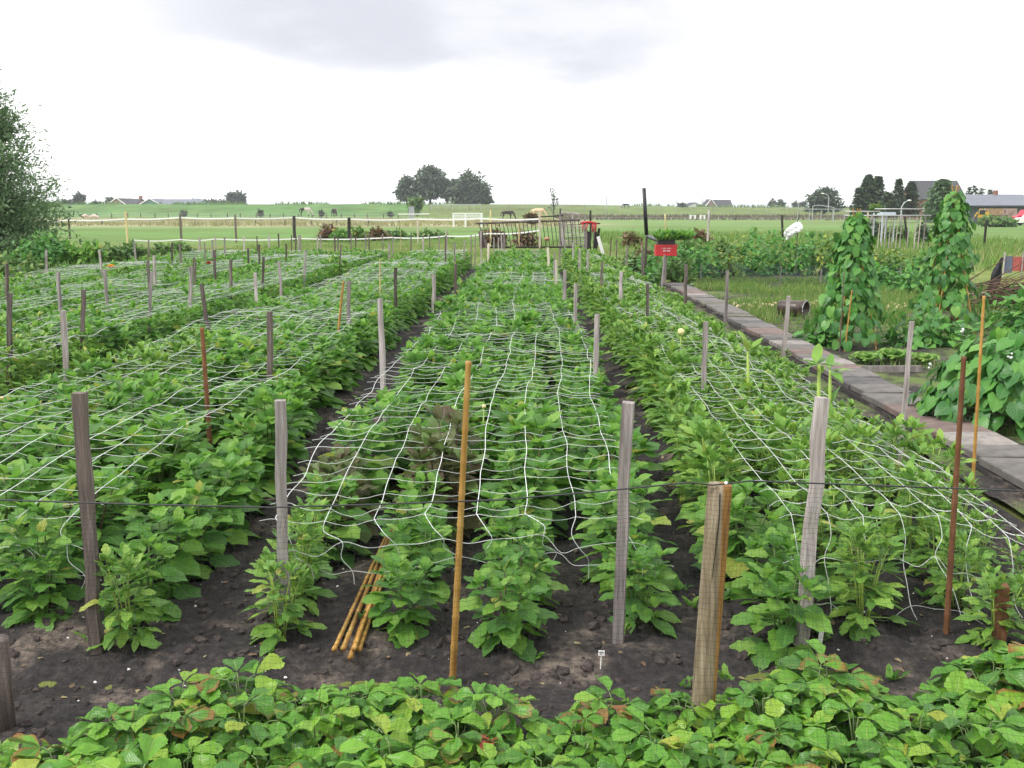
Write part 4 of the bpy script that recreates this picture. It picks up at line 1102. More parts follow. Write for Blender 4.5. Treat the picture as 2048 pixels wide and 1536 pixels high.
def strawberry_leaf(seed, scale=1.0):
    rg = np.random.default_rng(seed); parts = [petiole(.2, .02)]
    # three rounded, toothed leaflets fan out at its end
    for a, l in ((0, .72), (1.42, .66), (-1.42, .66)):
        A = xf(leaf_arr(l, l * .80, 14, 6, 'round', .055, rg.uniform(.04, .30), rg.uniform(.6, 1.2), .05, seed + int(a * 10) + 3), Matrix.Translation((0, .06, 0)))
        parts.append(xf(A, Matrix.Rotation(-a + rg.uniform(-.12, .12), 4, 'Z') @ Matrix.Rotation(rg.uniform(-.35, .0), 4, 'X')))
    return join(parts)
def strawberries():
    metas = [mesh_np('leaf', *strawberry_leaf(600 + i)) for i in range(7)]
    for me in metas: me.materials.append(M_STRAW)
    redm = metas[2].copy(); redm.materials.clear(); redm.materials.append(M_STRAWRED); brm = metas[4].copy(); brm.materials.clear(); brm.materials.append(M_STRAWBRN)
    crown = MB(); crown.ball((0, 0, .01), (.03, .03, .03), nu=7, nv=4, jit=.2)
    cme = bpy.data.meshes.new('crown'); cme.from_pydata(crown.v, [], crown.f); cme.materials.append(M_STEMR)
    def proto(seed, n=21, H=.17):
        rg = np.random.default_rng(seed); root = bpy.data.objects.new('strawberry_plant', None); root.empty_display_size = .05; COL.objects.link(root)
        link('crown', cme, root); stalks = MB()
        for i in range(n):
            a = 2 * PI * i / n * 2.4 + rg.uniform(-.4, .4); f = (i + .5) / n
            rad = .03 + .145 * f + rg.uniform(-.02, .02); h = H * (1.08 - .60 * f) * rg.uniform(.8, 1.15)
            end = Vector((rad * math.cos(a), rad * math.sin(a), h)); s = rg.uniform(.094, .132)
            tilt = .25 + .75 * f + rg.uniform(-.3, .25)
            outv = Vector((math.cos(a), math.sin(a), 0)); d = outv * math.cos(-tilt * .8 + .35) + Vector((0, 0, 1)) * math.sin(-tilt * .8 + .35)
            # blade with its own stalk, laid from the crown: blade frame at the end, stalk scaled into the same mesh
            M = frames([list(end)], [list(d)], [s], roll=[rg.uniform(-.35, .35)])[0]
            me = metas[int(rg.integers(0, 7))]; e2 = end - d * s * .2; stalks.tube([(0, 0, .01), (e2.x * .35, e2.y * .35, e2.z * .62), tuple(e2)], [.0028, .0024, .002], 4)
            o = bpy.data.objects.new('leaf', me); COL.objects.link(o); o.parent = root; o.matrix_local = Matrix(M.tolist())
        stalks.build('stem', M_STEM, root, True)
        return root
    protos = [proto(640 + i) for i in range(5)]; used = set()
    spots = []
    for r, (yy, step) in enumerate(((2.97, .205), (2.77, .20), (2.58, .20), (2.40, .21))):
        x = -1.75 + .1 * (r % 2)
        while x < 1.85:
            ok = not (r == 0 and (x < -1.22 or 1.02 < x < 1.30 or .02 < x < .18)) and not (r == 1 and (x < -1.42))
            if ok: spots.append((x + RNG.uniform(-.04, .04), yy + RNG.uniform(-.05, .05), r))
            x += step
    spots += [(1.52, 3.08, 0), (1.66, 3.14, 0), (1.00, 3.12, 0), (.93, 3.02, 0), (1.70, 3.0, 0)]
    names = {0: 'back row of strawberries', 1: 'second strawberry row from the back', 2: 'third strawberry row from the back', 3: 'strawberry row nearest the viewer'}
    spots.sort(key=lambda s: (s[2], s[0])); cnt = {}
    for k, (x, y, r) in enumerate(spots):
        p = protos[k % 5]
        if k % 5 in used: root = copy_tree(p)
        else: root = p; used.add(k % 5)
        sc = RNG.uniform(.9, 1.15) * (.86 if -.35 < x < .85 else 1.0) * (1.25 if x > 1.45 and y > 2.95 else 1.0) * (1.12 if .85 < x < 1.02 and y > 2.98 else 1)
        root.location = (x, y, float(soil_z(x, y))); root.rotation_euler = (0, 0, RNG.uniform(0, 2 * PI)); root.scale = (sc, sc, sc * RNG.uniform(.95, 1.12))
        i = cnt.get(r, 0); cnt[r] = i + 1
        tag(root, f'strawberry plant, {nth(i)} from the left in the {names[r]}', 'plant', 'strawberry plants along the netting fence')
        px, py, w = pix((x, y, .2))
    # the red leaves, each replacing one leaf of the plant that stands there
    plants = [o for o in COL.objects if o.name.startswith('strawberry_plant')]
    bpy.context.view_layer.update()
    for (px, py) in ((1005, 1490), (1245, 1430), (265, 1345)):
        best = None
        for o in plants:
            for c in o.children:
                if c.name.startswith('leaf'):
                    q = o.matrix_world @ c.matrix_local
                    a, b_, _ = pix(q.translation); dd = math.hypot(a - px, b_ - py); dd = dd if dd > 42 else -q.translation.z
                    if best is None or dd < best[0]: best = (dd, c)
        best[1].data = redm if px == 1005 else brm; best[1]['label'] = 'leaf turned deep red' if px == 1005 else 'leaf turned brownish red'
strawberries()

# ================================================================== KITCHEN GARDEN ON THE RIGHT
BEANA = [leaf_arr(1.0, .86, 5, 4, 'heart', .03, .28, .25, .05, 700 + i) for i in range(4)]
BEANM = []
for i, a in enumerate(BEANA):
    a = join([xf(petiole(.35, .018), Matrix.Translation((0, .05, 0))), a])
    me = mesh_np('leaf', *a); me.materials.append(M_BEAN); BEANM.append(me)
def put_leaves(root, Ms, metas):
    for i, M in enumerate(Ms):
        o = bpy.data.objects.new('leaf', metas[i % len(metas)]); COL.objects.link(o); o.parent = root; o.matrix_local = Matrix(M.tolist())
def bean_teepee(label, base, h, rad, n, seed, crown=1.0):
    rg = np.random.default_rng(seed)
    root = thing('bean_teepee', label, 'bean plant', tuple(base), 0, 'climbing beans on cane teepees')
    np_ = 5
    for i in range(np_):
        a = 2 * PI * i / np_ + .3
        b = MB(); cane_mesh(b, (rad * .8 * math.cos(a), rad * .8 * math.sin(a), -.02), (-.10 * math.cos(a) * rad, -.10 * math.sin(a) * rad, h * 1.09), .009)
        b.build('cane', M_BAMB, root, True)
    t = rg.uniform(0, 1, n) ** .85; a = rg.uniform(0, 2 * PI, n)
    prof = np.interp(t, [0, .12, .3, .55, .8, 1.0], [1.0, .92, .60, .43, .33, .09]) * rad * (.8 + .4 * vnoise(a * 1.6, t * 7, seed))
    r = prof * (1 - .35 * rg.uniform(0, 1, n) ** 2) + .03
    cl = 1 + .22 * np.sin(a * 3 + t * 9)
    pos = np.stack([r * cl * np.cos(a), r * cl * np.sin(a), .06 + t * h + rg.normal(0, .03, n)], 1)
    o = np.stack([np.cos(a), np.sin(a), np.zeros(n)], 1)
    d = o * rg.uniform(.25, .8, (n, 1)) + np.array([0, 0, -1]) * rg.uniform(.5, 1.0, (n, 1)) + rdir(n, rg) * .35
    up = o + np.array([0, 0, .7]) + rdir(n, rg) * .25
    M = frames(pos, d, rg.uniform(.09, .150, n) * (1.05 - .25 * t), up=up, roll=rg.uniform(-.3, .3, n))
    far_first = np.argsort(pos[:, 1]); put_leaves(root, M[far_first[:300]], BEANM)
    if n > 300: fo = link('inner_leaves', mesh_np('inner_leaves', *cloud(BEANA[0], M[far_first[300:]])), root, M_BEAN); fo['kind'] = 'stuff'
    b = MB()
    for i in range(8):
        a0 = rg.uniform(0, 6); pts = [(rad * (.75 - .6 * q) * math.cos(a0 + q * 5), rad * (.75 - .6 * q) * math.sin(a0 + q * 5), q * h) for q in np.linspace(0, 1, 14)]
        b.tube(pts, .004, 4)
    b.build('vine', M_STEM, root, True)
    return root
def at(px, py, z=0.0): return P(px, py, z)
bean_teepee('nearer bean teepee, beside the path and the lettuces', at(1697, 690), 1.58, .52, 620, 1)
b2 = Vector((6.05, 14.6, 0)); bean_teepee('taller bean teepee, behind the nearer one before the gate post', b2, 1.88, .56, 600, 2)
for i, ((tx, ty), (bx, by), lab, mat, r) in enumerate([((1704, 580), (1690, 690), 'thin yellow cane leaning at the nearer bean teepee', M_BAMB, .009), ((1688, 545), (1680, 690), 'dark thin cane standing at the nearer bean teepee', W_DARK, .008),
        ((1893, 560), (1868, 650), 'pale cane at the foot of the taller bean teepee', M_BAMB, .012)]):
    ba = P(bx, by, 0); ba.y -= .55 if i < 2 else .4; ba = Vector((Q(bx, by, ba.y).x, ba.y, 0)); b = MB(); cane_mesh(b, (0, 0, -.02), Q(tx, ty, ba.y) - ba, r); o = b.build('bamboo_cane', mat, None, True); o.location = ba; tag(o, lab, 'cane')
def bush_bean():
    rg = np.random.default_rng(31); n = 760
    root = thing('bean_bush', 'dense leafy bush bean with white flowers beside the path', 'bean plant', (3.98, 8.05, 0))
    u = rdir(n, rg); u[:, 2] = np.abs(u[:, 2])
    R = np.array([.74, .66, .70]); pos = u * R * rg.uniform(.78, 1.04, (n, 1)); pos[:, 2] += .06
    pos[:, 0] *= 1 + .08 * np.sin(pos[:, 2] * 9); 
    o = u * [1, 1, .5]
    d = o * .6 + np.array([0, 0, -1]) * rg.uniform(.35, .95, (n, 1)) + rdir(n, rg) * .3
    M = frames(pos, d, rg.uniform(.10, .16, n), up=u + np.array([0, 0, .5]) + rdir(n, rg) * .3, roll=rg.uniform(-.3, .3, n)); od = np.argsort(pos[:, 1]); put_leaves(root, M[od[:300]], BEANM)
    fo = link('inner_leaves', mesh_np('inner_leaves', *cloud(BEANA[1], M[od[300:]])), root, M_BEAN); fo['kind'] = 'stuff'
    b = MB()
    for i in range(14):
        q = u[i] * R * .85; b.tube([(q[0] * .15, q[1] * .15, -.02), (q[0] * .5, q[1] * .5, q[2] * .6), tuple(q)], [.008, .006, .004], 5)
    b.build('stem', M_STEM, root, True)
    for k in range(9):
        f = MB(); q = pos[(k * 31) % n] * 1.08; q[2] = abs(q[2]) + .04
        for s in range(4): f.ball((q[0] + rg.uniform(-.015, .015), q[1] + rg.uniform(-.015, .015), q[2] + rg.uniform(-.02, .02)), (.012, .012, .009), nu=5, nv=3)
        f.build('flower', M_PALEY if k % 2 else M_WHITE, root, True)
bush_bean()
def leafy(name, label, cat, loc, R, n, arrs, mat, size, seed, group=None, droop=.4, stem=True, floor=True, part='foliage', dirn=None):
    """bushy plant: leaves through an ellipsoid volume, denser at the skin"""
    rg = np.random.default_rng(seed); root = thing(name, label, cat, loc, 0, group)
    u = rdir(n, rg)
    if floor: u[:, 2] = np.abs(u[:, 2])
    k = rg.uniform(0, 1, (n, 1)) ** .45
    lob = 1 + .25 * (vnoise(u[:, 0] * 2.3 + seed, u[:, 1] * 2.3 + u[:, 2] * 2.1, seed)[:, None] - .5) * 2
    pos = u * np.array(R) * k * lob
    d = u * [1, 1, .3] + rdir(n, rg) * .7 + np.array([0, 0, -droop]); 
    if dirn is not None: d = d + np.array(dirn)
    M = frames(pos, d, rg.uniform(*size, n), up=u + np.array([0, 0, .8]) + rdir(n, rg) * .5)
    A = join([cloud(a, M[i::len(arrs)]) for i, a in enumerate(arrs)])
    link(part, mesh_np(part, *A), root, mat)
    if stem:
        b = MB()
        for i in range(5):
            q = u[i] * np.array(R) * .7; b.tube([(q[0] * .1, q[1] * .1, -.03), (q[0] * .5, q[1] * .5, q[2] * .55), tuple(q)], [.012, .009, .005], 4)
        b.build('stem', M_STEM, root, True)
    return root
BEANLO = [leaf_arr(1.0, .8, 2, 2, 'heart', 0, .25, .25, 0, 720 + i) for i in range(2)]
LANCE = [leaf_arr(1.0, .28, 3, 2, 'lance', 0, .35, .2, 0.02, 730 + i) for i in range(2)]
QUAD = [leaf_arr(1.0, .6, 1, 2, 'lance', 0, .2, .2, 0, 740)]
QUAD[0][0][:, :] = np.array([(-.3, .1, 0), (0, 0, 0), (.3, .1, 0), (-.2, .8, -.1), (0, 1, -.15), (.2, .8, -.1)])
# leafy bean patch in the middle distance
spots = [(1300, 560, 1.0, 'low dark'), (1345, 556, .8, 'leafy'), (1400, 553, .95, 'leafy'), (1450, 553, .85, 'yellowing'), (1500, 548, 1.2, 'tall'), (1545, 545, 1.35, 'tall'), (1590, 545, 1.1, 'leafy'), (1640, 545, 1.0, 'yellowing'),
         (1685, 548, .85, 'leafy'), (1375, 535, 1.15, 'leafy'), (1475, 532, 1.1, 'yellowing'), (1620, 530, 1.05, 'leafy'), (1730, 552, .7, 'yellowing'), (1780, 552, .75, 'yellowing'), (1830, 556, .7, 'leafy'), (1760, 575, .55, 'leafy'), (1815, 585, .55, 'leafy')]
for i, (px, py, h, w) in enumerate(spots):
    p = P(px, py); p.y -= .3
    near_ = 'behind the grass strip' 
    leafy('bean_plant', f'{w} bean bush, {nth(i)} counted along the patch behind the grass', 'bean plant', (p.x, p.y, 0), (.50, .45, h), 360, BEANLO, M_WEEDY if w == 'yellowing' else (M_DAHL if i in (3, 8) else M_BEAN), (.08, .15), 900 + i, 'bean bushes in the garden patch')
leafy('chard_plant', 'low dark green leafy plant at the left foot of the red crate', 'plant', tuple(P(1312, 566)), (.42, .4, .42), 240, BEANLO, M_BEAN, (.08, .15), 930)
leafy('leek_tuft', 'tuft of strappy leaves beside the path under the red crate', 'plant', tuple(P(1352, 570)), (.35, .35, .55), 260, LANCE, M_WEED, (.15, .3), 931, droop=-.8)
leafy('bean_plant', 'bean vine at the right edge, below the brushwood', 'bean plant', tuple(P(2046, 690)), (.45, .6, .95), 420, BEANLO, M_BEAN, (.08, .14), 932)
leafy('bean_plant', 'low bean plants at the foot of the taller teepee', 'bean plant', tuple(P(1850, 690)), (.5, .4, .45), 300, BEANLO, M_BEAN, (.08, .14), 933)
leafy('bean_plant', 'low bean plants left of the nearer teepee foot', 'bean plant', tuple(P(1650, 690)), (.35, .25, .28), 160, BEANLO, M_BEAN, (.08, .13), 934)
leafy('marigold', 'small plant with orange flowers behind the nearer teepee', 'plant', tuple(P(1910, 655)), (.3, .3, .35), 160, LANCE, M_REDW, (.06, .12), 935)
# dark netting that covers the foot of the bean patch
def crop_net():
    root = thing('crop_netting', 'blue-black netting draped along the foot of the bean patch', 'net')
    b = MB()
    for seg, (p0, p1) in enumerate((((1395, 566), (1640, 575)), ((1640, 575), (1800, 572)))):
        a, c = P(*p0), P(*p1); n = 40
        for j in range(14):
            pts = [(a.lerp(c, i / n).x, a.lerp(c, i / n).y + .05 * math.sin(i * .8) - .12 * (1 - j / 13), .03 + .36 * j / 13 * (1 + .25 * math.sin(i * .55 + seg))) for i in range(n + 1)]
            b.tube(pts, .0035, 3, caps=False)
        for i in range(0, n + 1):
            for dx in (0, .5):
                t = (i + dx) / n
                if t > 1: continue
                q = a.lerp(c, t); b.tube([(q.x + .02 * math.sin(j * 2 + i), q.y + .05 * math.sin((i + dx) * .8) - .12 * (1 - j / 13), .03 + .36 * j / 13 * (1 + .25 * math.sin((i + dx) * .55 + seg))) for j in range(14)], .0035, 3, caps=False)
    b.build('netting', M_BLUEN, root, False)
    for k, (px, py) in enumerate(((1401, 566), (1640, 577), (1560, 572), (1798, 574))):
        q = P(px, py); s = MB(); s.tube([(0, 0, -.05), (.01, 0, .42)], .014, 5); o = s.build('net_stake', W_GREY, root, False); o.location = q
crop_net()
# lettuces
for i, (px, py, s) in enumerate(((1733, 727, .15), (1789, 724, .18), (1849, 728, .14))):
    rg = np.random.default_rng(950 + i); root = thing('lettuce', ['left one of the three lettuces behind the plank', 'middle, largest lettuce behind the plank', 'right lettuce behind the plank, next to the bean bush'][i], 'lettuce', tuple(P(px, py)), 0, 'lettuces behind the plank')
    for k in range(18):
        a = k * 2.4; f = k / 18; el = 1.35 - .85 * f
        A = leaf_arr(s * (.8 + .5 * f), s * (.55 + .4 * f), 9, 6, 'round', .22, .25, .6, .26, 960 + k)
        M = frames([[.02 * math.cos(a), .02 * math.sin(a), .01]], [[math.cos(a) * math.cos(el), math.sin(a) * math.cos(el), math.sin(el)]], 1.0)[0]
        o = link('leaf', mesh_np('leaf', *xf(A, M)), root, M_LETT)
def lying(name, label, cat, p0, p1, w, t, mat):
    a, c = Vector(p0), Vector(p1); d = c - a; b = MB(); L = d.length; k = 6
    pts = [Vector((L * i / k, RNG.uniform(-1, 1) * w * .06, RNG.uniform(-1, 1) * t * .1)) for i in range(k + 1)]
    b.tube(pts, .5, 4, ph=PI / 4, flat=(t * 1.41, w * 1.41))
    o = b.build(name, mat, None, False); o.location = a; o.rotation_euler = (0, -math.asin(d.z / L), math.atan2(d.y, d.x)); tag(o, label, cat); return o
lying('edging_plank', 'grey weathered plank edging the lettuce bed', 'plank', P(1690, 738, .02), P(1842, 738, .02), .07, .03, W_GREY)
lying('thin_batten', 'dark batten lying on the soil in front of the teepee', 'plank', P(1660, 662, .03), P(1735, 668, .03), .05, .03, W_DARK)
lying('birch_pole', 'whitish birch pole lying across behind the bean teepee', 'pole', P(1850, 592, .25), P(1970, 588, .27), .05, .05, W_PALE)
# clay pipe on its side
def clay_pipe():
    p = P(1582, 631); root = thing('clay_pipe', 'brown clay pipe lying on its side before the row of onions', 'pipe', (p.x, p.y - .1, -.01), math.radians(-128))
    b = MB(); R, L, n = .135, .44, 22
    prof = [(-L / 2, R * .93), (-L / 2 + .02, R * .97), (L * .2, R), (L / 2 - .05, R), (L / 2 - .045, R * 1.12), (L / 2, R * 1.12), (L / 2, R * .86), (-L / 2, R * .80)]
    vs = []; fs = []
    for y, r in prof:
        for i in range(n): vs.append((r * math.cos(2 * PI * i / n), y, R + r * math.sin(2 * PI * i / n)))
    m = len(prof)
    for j in range(m):
        for i in range(n): fs.append((j * n + i, j * n + (i + 1) % n, ((j + 1) % m) * n + (i + 1) % n, ((j + 1) % m) * n + i))
    b.add(vs, fs); b.build('pipe_body', M_CLAY, root, True)
    r_ = MB(); r_.tube([(R * 1.10 * math.cos(t), L / 2 + .004, R + R * 1.0 * math.sin(t)) for t in np.linspace(0, 2 * PI, 25)], .007, 5); r_.build('rim_ring', M_GALV, root, True)
clay_pipe()
# onions drying in a row, stones
oi = 0
for (x0, x1, yb, n) in ((1468, 1556, 612, 13), (1610, 1640, 608, 6), (1770, 1815, 612, 9), (1880, 1925, 614, 7), (1975, 2030, 615, 9)):
    for i in range(n):
        px = x0 + (x1 - x0) * (i + RNG.uniform(.2, .8)) / n; p = P(px, yb + RNG.uniform(-6, 5), .04); r = RNG.uniform(.028, .05)
        b = MB(); b.ball((0, 0, 0), (r, r, r * .85), nu=7, nv=5, jit=.05); b.tube([(0, 0, r * .7), (.01, 0, r * 1.2)], [r * .25, r * .12], 5)
        o = b.build('onion', M_CREAM, None, True); o.location = p; o.rotation_euler = (RNG.uniform(-1.2, 1.2), RNG.uniform(-1.2, 1.2), 0)
        oi += 1; tag(o, f'pale onion drying on the ground, {nth(oi - 1)} from the left in the long row', 'onion', 'onions drying in a row on the ground')
dry = MB()
for i in range(130):
    px = RNG.uniform(1470, 2040); p = P(px, 612 + RNG.uniform(-5, 6), .02); a = RNG.uniform(-.4, .4); L = RNG.uniform(.1, .3)
    dry.tube([p, p + Vector((L * math.cos(a), L * math.sin(a), .03))], .006, 3)
tag(dry.build('dry_onion_leaves', M_STRAWG), kind='stuff')
# red crate on a post, black tray of grass on it
def crate():
    c = Q(1331, 500, 23.0); root = thing('red_crate', 'red plastic crate on a post beside the path', 'crate', (c.x, c.y, c.z))
    w, d, h, t = .46, .34, .25, .014
    b = MB(); 
    b.box((0, -d / 2, 0), (w, t, h)); b.box((0, d / 2, 0), (w, t, h)); b.box((-w / 2, 0, 0), (t, d - .03, h)); b.box((w / 2, 0, 0), (t, d - .03, h)); b.box((0, 0, -h / 2), (w - .03, d - .03, t)); b.build('crate_body', M_RED, root)
    r = MB(); r.box((0, -d / 2 - .012, h / 2 - .02), (w + .03, .016, .035)); r.box((0, -d / 2 - .012, -h / 2 + .02), (w + .02, .016, .03))
    for i in range(5): r.box((-w / 2 + .02 + (w - .04) * i / 4, -d / 2 - .012, 0), (.022, .014, h - .08))
    r.build('rim', M_RED, root)
    g = MB(); g.box((0, -d / 2 - .010, -.01), (.16, .006, .035)); g.box((0, -d / 2 - .010, .045), (.24, .006, .02)); g.build('pale_mark', plain('pale_print', (.62, .42, .42), .5), root)
    p = MB(); p.tube([(0, 0, -c.z - .05), (0, .02, -h / 2 - .01)], .04, 7); p.build('post', W_GREY, root)
    root2 = thing('planter_tray', 'black tray with green grass tuft on top of the red crate', 'planter', (c.x, c.y, c.z + h / 2))
    q = MB(); q.box((0, 0, .05), (.38, .27, .10)); q.box((0, 0, .105), (.41, .30, .018)); q.build('tray', M_BLACK, root2)
    rg = np.random.default_rng(5); n = 500
    pos = np.stack([rg.uniform(-.2, .55, n), rg.uniform(-.2, .2, n), np.full(n, .1)], 1); dd = np.stack([rg.normal(0, .35, n), rg.normal(0, .35, n), np.ones(n)], 1)
    A = cloud(LANCE[0], frames(pos, dd, rg.uniform(.10, .30, n))); link('grass_tuft', mesh_np('grass_tuft', *A), root2, M_DAH)
crate()
def pipe_pole():
    a = Q(1288, 376, 24); e = Q(1293, 470, 24); c = Q(1317, 481, 23.4); root = thing('drain_pipe', 'tall dark pipe with an elbow standing above the red crate', 'pipe', (e.x, e.y, e.z))
    b = MB(); b.tube([a - e, Vector((0, 0, 0))], .045, 8); b.build('upright', M_BLACK, root, True)
    b = MB(); b.tube([Vector((0, 0, -.03)), Vector((.06, -.03, -.04)), c - e], .048, 8); b.build('elbow', plain('grey_pipe', (.09, .10, .10), .4), root, True)
    b = MB(); b.tube([Vector((.0, 0, -.06)), Vector((-.02, 0, -e.z - .05))], .03, 6); b.build('post', W_DARK, root)
pipe_pole()
# white plastic bag tied to a pole
def bag():
    p = Q(1584, 462, 25); root = thing('plastic_bag', 'white plastic bag tied to a thin pole above the bean patch', 'bag', tuple(p))
    b = MB(); n, m = 14, 9; vs = []; 
    for j in range(m):
        t = j / (m - 1); r = .03 + .17 * math.sin(PI * min(1, t * 1.1 + .02)) ** .8
        for i in range(n):
            a = 2 * PI * i / n; q = r * (1 + .22 * math.sin(3 * a + j) + RNG.uniform(-.1, .1)); vs.append((q * math.cos(a) * .9 + .14 * (1 - t) - .12 * t, q * math.sin(a) * .7, .21 - .42 * t + RNG.uniform(-.015, .015)))
    b.add(vs, [(j * n + i, j * n + (i + 1) % n, (j + 1) * n + (i + 1) % n, (j + 1) * n + i) for j in range(m - 1) for i in range(n)])
    b.add([vs[-n + i] for i in range(n)], [tuple(range(n - 1, -1, -1))])
    b.build('bag_body', M_PLAST, root, False)
    k = MB(); k.tube([(.14, 0, -p.z), (.13, 0, .24), (.15, 0, .40)], .012, 5); k.build('pole', W_DARK, root)
    k = MB(); k.tube([(.11, 0, .20), (.17, .02, .22), (.14, -.02, .24)], .014, 5); k.build('knot', M_PLAST, root)
bag()
# black rag on a stick, brushwood, low fence in blue and red at the right edge
def rag():
    p = Q(1990, 560, 19.5); root = thing('black_rag', 'black rag hanging from a stick over the brushwood', 'rag', tuple(p))
    vs = []; n = 5; m = 9
    for j in range(m):
        t = j / (m - 1); w = np.interp(t, [0, .15, .4, .7, 1], [.02, .06, .15, .16, .05])
        for i in range(n): vs.append((.10 - .22 * t + (i / (n - 1) - .5) * 2 * w * .62 + RNG.uniform(-.01, .01), .04 * math.sin(i * 2 + j), .42 - .86 * t))
    b = MB(); b.add(vs, [(j * n + i, j * n + i + 1, (j + 1) * n + i + 1, (j + 1) * n + i) for j in range(m - 1) for i in range(n - 1)]); o = b.build('cloth', M_RAG, root, True)
    so = o.modifiers.new('thickness', 'SOLIDIFY'); so.thickness = .03
    k = MB(); k.tube([(.10, .02, .44), (.02, .03, -p.z)], .011, 5); k.build('stick', W_DARK, root)
rag()
def brush():
    p = P(2020, 625); root = thing('brushwood_pile', 'pile of dead brown twigs at the right edge of the garden', 'brushwood', (p.x, p.y + .3, 0))
    for i in range(120):
        a = RNG.uniform(-.5, .9); L = RNG.uniform(.5, 1.4); x, y, z = RNG.uniform(-.7, .5), RNG.uniform(-.3, .3), RNG.uniform(.05, .45)
        d = Vector((math.cos(a), RNG.uniform(-.4, .4), math.sin(a) * .6)); b = MB(); q = Vector((x, y, z))
        b.tube([q, q + d * L * .5 + Vector((0, RNG.uniform(-.05, .05), RNG.uniform(-.05, .06))), q + d * L], [.011, .008, .004], 4); b.build('twig', M_TWIG, root, False)
brush()
def low_panel():
    a = Q(2007, 524, 27); c = Q(2080, 525, 27); root = thing('low_screen', 'low blue-grey and red screen at the right edge of the lawn', 'screen', (a.x, a.y, 0))
    b = MB(); b.box(((c.x - a.x) * .12, 0, .28), ((c.x - a.x) * .24, .03, .45)); b.build('blue_panel', plain('faded_blue_sheet', (.13, .15, .22), .6, var=.2), root)
    b = MB(); b.box(((c.x - a.x) * .60, .004, .30), ((c.x - a.x) * .70, .03, .38)); b.build('red_panel', plain('faded_red_sheet', (.42, .10, .09), .6, var=.2), root)
    for x in (0, (c.x - a.x) * .5, (c.x - a.x)): 
        b = MB(); b.tube([(x, -.04, -.05), (x, -.04, .62)], .02, 5); b.build('post', W_GREY, root)
low_panel()
def loose_post(name, top, base, r, mat, label, cat='post', n=6, group=None):
    ba = P(*base); to = Q(top[0], top[1], ba.y); b = MB(); d = to - ba
    b.tube([Vector((0, 0, -.05))] + [d * (i / 4) + Vector((RNG.uniform(-.1, .1) * r, 0, 0)) for i in range(5)], r, n, jit=.05); o = b.build(name, mat, None, n > 5); o.location = ba; return tag(o, label, cat, group)
loose_post('fence_post', (1418, 420), (1415, 492), .055, W_GREY, 'grey post standing on the pasture behind the bean patch')
loose_post('fence_post', (1564, 430), (1566, 492), .055, W_BLACK, 'tarred post left of the white plastic bag')
loose_post('fence_post', (1809, 430), (1815, 487), .06, W_BLACK, 'tarred leaning post between the two bean teepees')
loose_post('fence_post', (1973, 440), (1968, 492), .06, W_BLACK, 'tarred post on the lawn right of the taller teepee')
loose_post('marker_post', (1330, 428), (1334, 488), .04, W_YEL, 'pale yellow post behind the grass tuft of the crate')
loose_post('fence_post', (1736, 424), (1733, 500), .035, W_YEL, 'thin yellow pole in front of the greenhouse frame')
loose_post('leaning_pole', (1752, 418), (1728, 468), .05, W_GREY, 'grey pole leaning in front of the greenhouse frame')

# ------------------------------------------------------------------ bare frame with bean poles on the right
def pole_frame():
    Y = 44.0
    root = thing('pole_frame', 'long bare tube frame with hanging poles before the dark trees', 'frame')
    for (x0, x1, yy, nm) in ((1690, 1862, 431, 'front_rail'), (1750, 1850, 418, 'back_rail'), (1690, 1760, 423, 'side_rail')):
        a, c = Q(x0, yy, Y + (3 if 'back' in nm else 0)), Q(x1, yy, Y + (3 if 'back' in nm else 0)); b = MB(); b.tube([a, c], .032, 6); b.build(nm, M_GALV, root, True)
    for px in (1723, 1748, 1761, 1768, 1775, 1783, 1789, 1797, 1805, 1820, 1834, 1842, 1852):
        t = Q(px, 432, Y); b = MB(); b.tube([t, Vector((t.x - .05, t.y, 0))], .024, 5); b.build('pole', W_GREY if px % 3 else W_PALE, root)
    sh = MB(); s0, s1 = Q(1756, 427, Y + 8), Q(1782, 427, Y + 8)
    root2 = thing('cold_frame', 'pale blue cover between the poles of the bare frame', 'cover', (s0.x, s0.y, 0))
    sh.box(((s1.x - s0.x) / 2, 0, s0.z), (s1.x - s0.x, 1.4, .14))
    for fx in (.04, .96):
        for fy in (-.6, .6): sh.box(((s1.x - s0.x) * fx, fy, s0.z / 2), (.05, .05, s0.z))
    sh.build('cover_box', plain('pale_blue_cover', (.52, .58, .68), .5), root2)
pole_frame()

